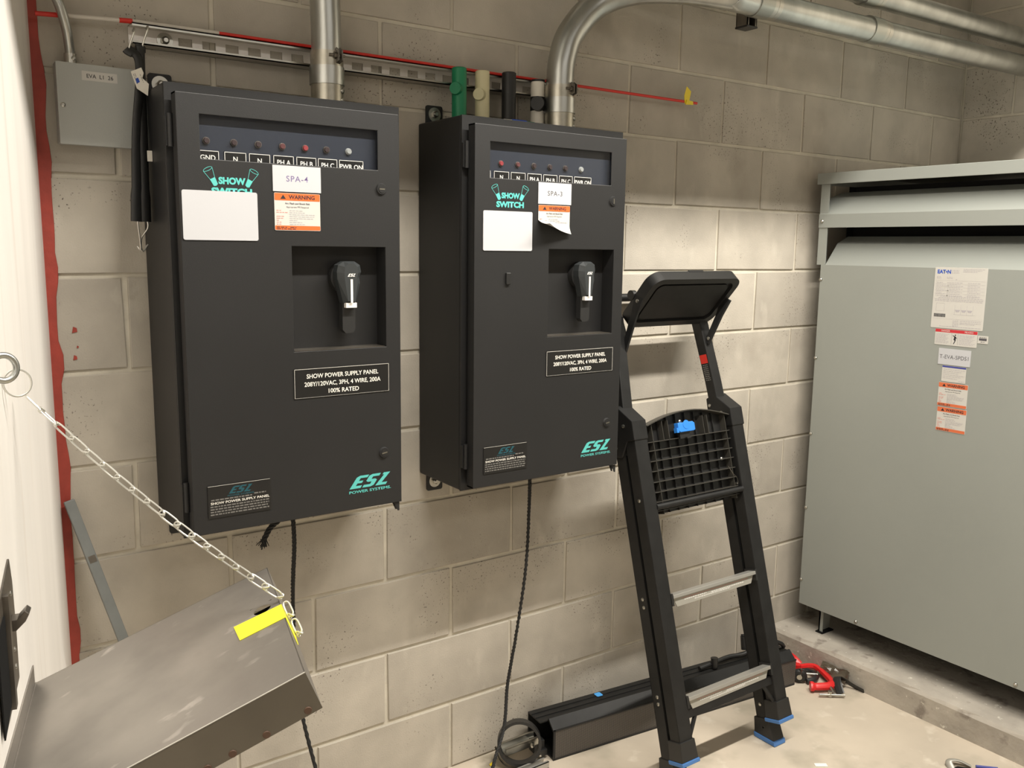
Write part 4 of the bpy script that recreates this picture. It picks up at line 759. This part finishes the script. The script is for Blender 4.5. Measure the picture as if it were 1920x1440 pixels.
# trim the lid to its real width (the part beyond the front skirt is not there)
for o in list(T.children):
    if o.name.startswith(('lid_sheet', 'skirt')):
        bm = NB(); bm.from_mesh(o.data); off = FD(0, -.3985, 0) - ORG[o]
        bmesh.ops.bisect_plane(bm, geom=list(bm.verts) + list(bm.edges) + list(bm.faces), plane_co=off, plane_no=-dL, clear_outer=True); bm.to_mesh(o.data); bm.free()
T = thing('wall_eye', 'thick steel eye fixed to the white wall above the latch', 'eye bolt', FW(.745, 1.331, 0)); bm = NB(); torus(bm, FW(.745, 1.331, .018), (.35, -.93, .1), .0165, .0042, 32, 12); obj('eye', bm, 'galv', T, smooth=True); bm = NB(); cyl(bm, FW(.77, 1.335, 0), FW(.760, 1.334, .010), .005, seg=12); cyl(bm, FW(.77, 1.335, 0), FW(.77, 1.335, .003), .014, seg=20); obj('base', bm, 'galv', T)
# chain: alternating knotted links
CA = FW(.560, 1.265, .018); CB = FD(.004, -.156, .010)
T = thing('lid_chain', 'knotted steel chain running from the wall eye down to the lid', 'chain', CB)
bm = NB(); torus(bm, FW(.632, 1.295, .018), (.30, -.95, .12), .0190, .0014, 36, 8); obj('split_ring', bm, 'chrome', T, smooth=True)
NL_ = 17; dc = (CB - CA); Lc = dc.length / NL_; d0 = dc.normalized(); side0 = d0.cross(V((.45, .88, 0))).normalized()
def link_bm(c, d, s, L_, w_):
    bm = NB(); q = d.cross(s).normalized(); pts = []
    for k in range(24):
        t = 2 * PI * k / 24; x = math.cos(t); y = math.sin(t); pts.append(c + d * (math.copysign(abs(x) ** .55, x) * L_ / 2) + s * (math.copysign(abs(y) ** .8, y) * w_ / 2))
    tube(bm, pts, .00140, 7, closed=True)
    e0 = c + d * (L_ * .46)                  # wire knot closing the link
    P = [e0 + d * (.0035 * math.sin(t * 2)) + s * (math.cos(t) * w_ * .42) + q * (math.sin(t) * .0032) for t in [2 * PI * k / 16 for k in range(16)]]
    tube(bm, P, .00140, 7, closed=True); return bm
for i in range(NL_):
    t = (i + .5) / NL_; c = CA + dc * t - V((0, 0, .016 * 4 * t * (1 - t))); a = rnd.uniform(-.25, .25) + (1.35 if i < 2 else .45 if i < 4 else .2); q = d0.cross(side0)
    s = side0 * math.cos(a) + q * math.sin(a); slope = (d0 - V((0, 0, .016 * 4 * (1 - 2 * t) / dc.length))).normalized(); s = (s - slope * s.dot(slope)).normalized()
    obj('chain_link', link_bm(c, slope, s, Lc * 1.20, .0112), 'chrome', T, smooth=True)
for i, (u, v, n) in enumerate(((.008, -.185, -.004), (.009, -.215, -.022))): obj('chain_link', link_bm(FD(u, v, n), (-dL * .75 - nL * .6).normalized(), eL, .026, .0095), 'chrome', T, smooth=True)
# latch plate on the white wall
T = thing('latch_plate', 'dark steel latch plate with a bent tongue on the white wall at left edge', 'latch', FW(.76, .97, 0))
bm = NB(); prism(bm, [(.712, 1.066), (.835, 1.03), (.835, .870), (.700, .888), (.696, .96), (.700, 1.03)], 0, .003, FW); obj('plate', bm, 'latch', T, bevel=.001)
bm = NB(); prism(bm, [(.790, 1.015), (.850, 1.005), (.850, .875), (.790, .892)], .0032, .005, FW); obj('recess', bm, 'dark', T)
bm = NB(); prism(bm, [(.776, 1.04), (.788, 1.04), (.788, .884), (.776, .886)], .003, .010, FW); obj('guide_rib', bm, 'latch', T)
prism_ = [(0, -.010), (.007, -.010), (.019, .002), (.024, .012), (.019, .017), (.009, .006), (0, .006)]
bm = NB(); prism(bm, prism_, -.012, .012, F(FW(.735, .985, .003), nv, (0, 0, 1), FW.u)); obj('latch_tongue', bm, 'latch', T, bevel=.001)
for z in (.915, .940, 1.02): bolt('screw', FW(.722, z, .003), nv, .004, T, h=.002)
# leaning tube behind the lid
T = thing('leaning_tube', 'grey square tube leaning in the corner behind the steel lid', 'tube', (-.60, -.24, 0)); a = V((-.748, -.022, .955)); b = V((-.505, -.270, .004))
d = (b - a).normalized(); s = d.cross(V((0, 1, 0))).normalized(); f = F(a, d, s, d.cross(s)); L_ = (b - a).length; bm = NB(); box(bm, (0, -.0105, -.0105), (L_, .0105, .0105), f); obj('tube_body', bm, 'pole', T, bevel=.002)
bm = NB(); box(bm, (.125, -.006, -.0112), (.140, .008, .0112), f); obj('dark_mark', bm, 'latch', T)
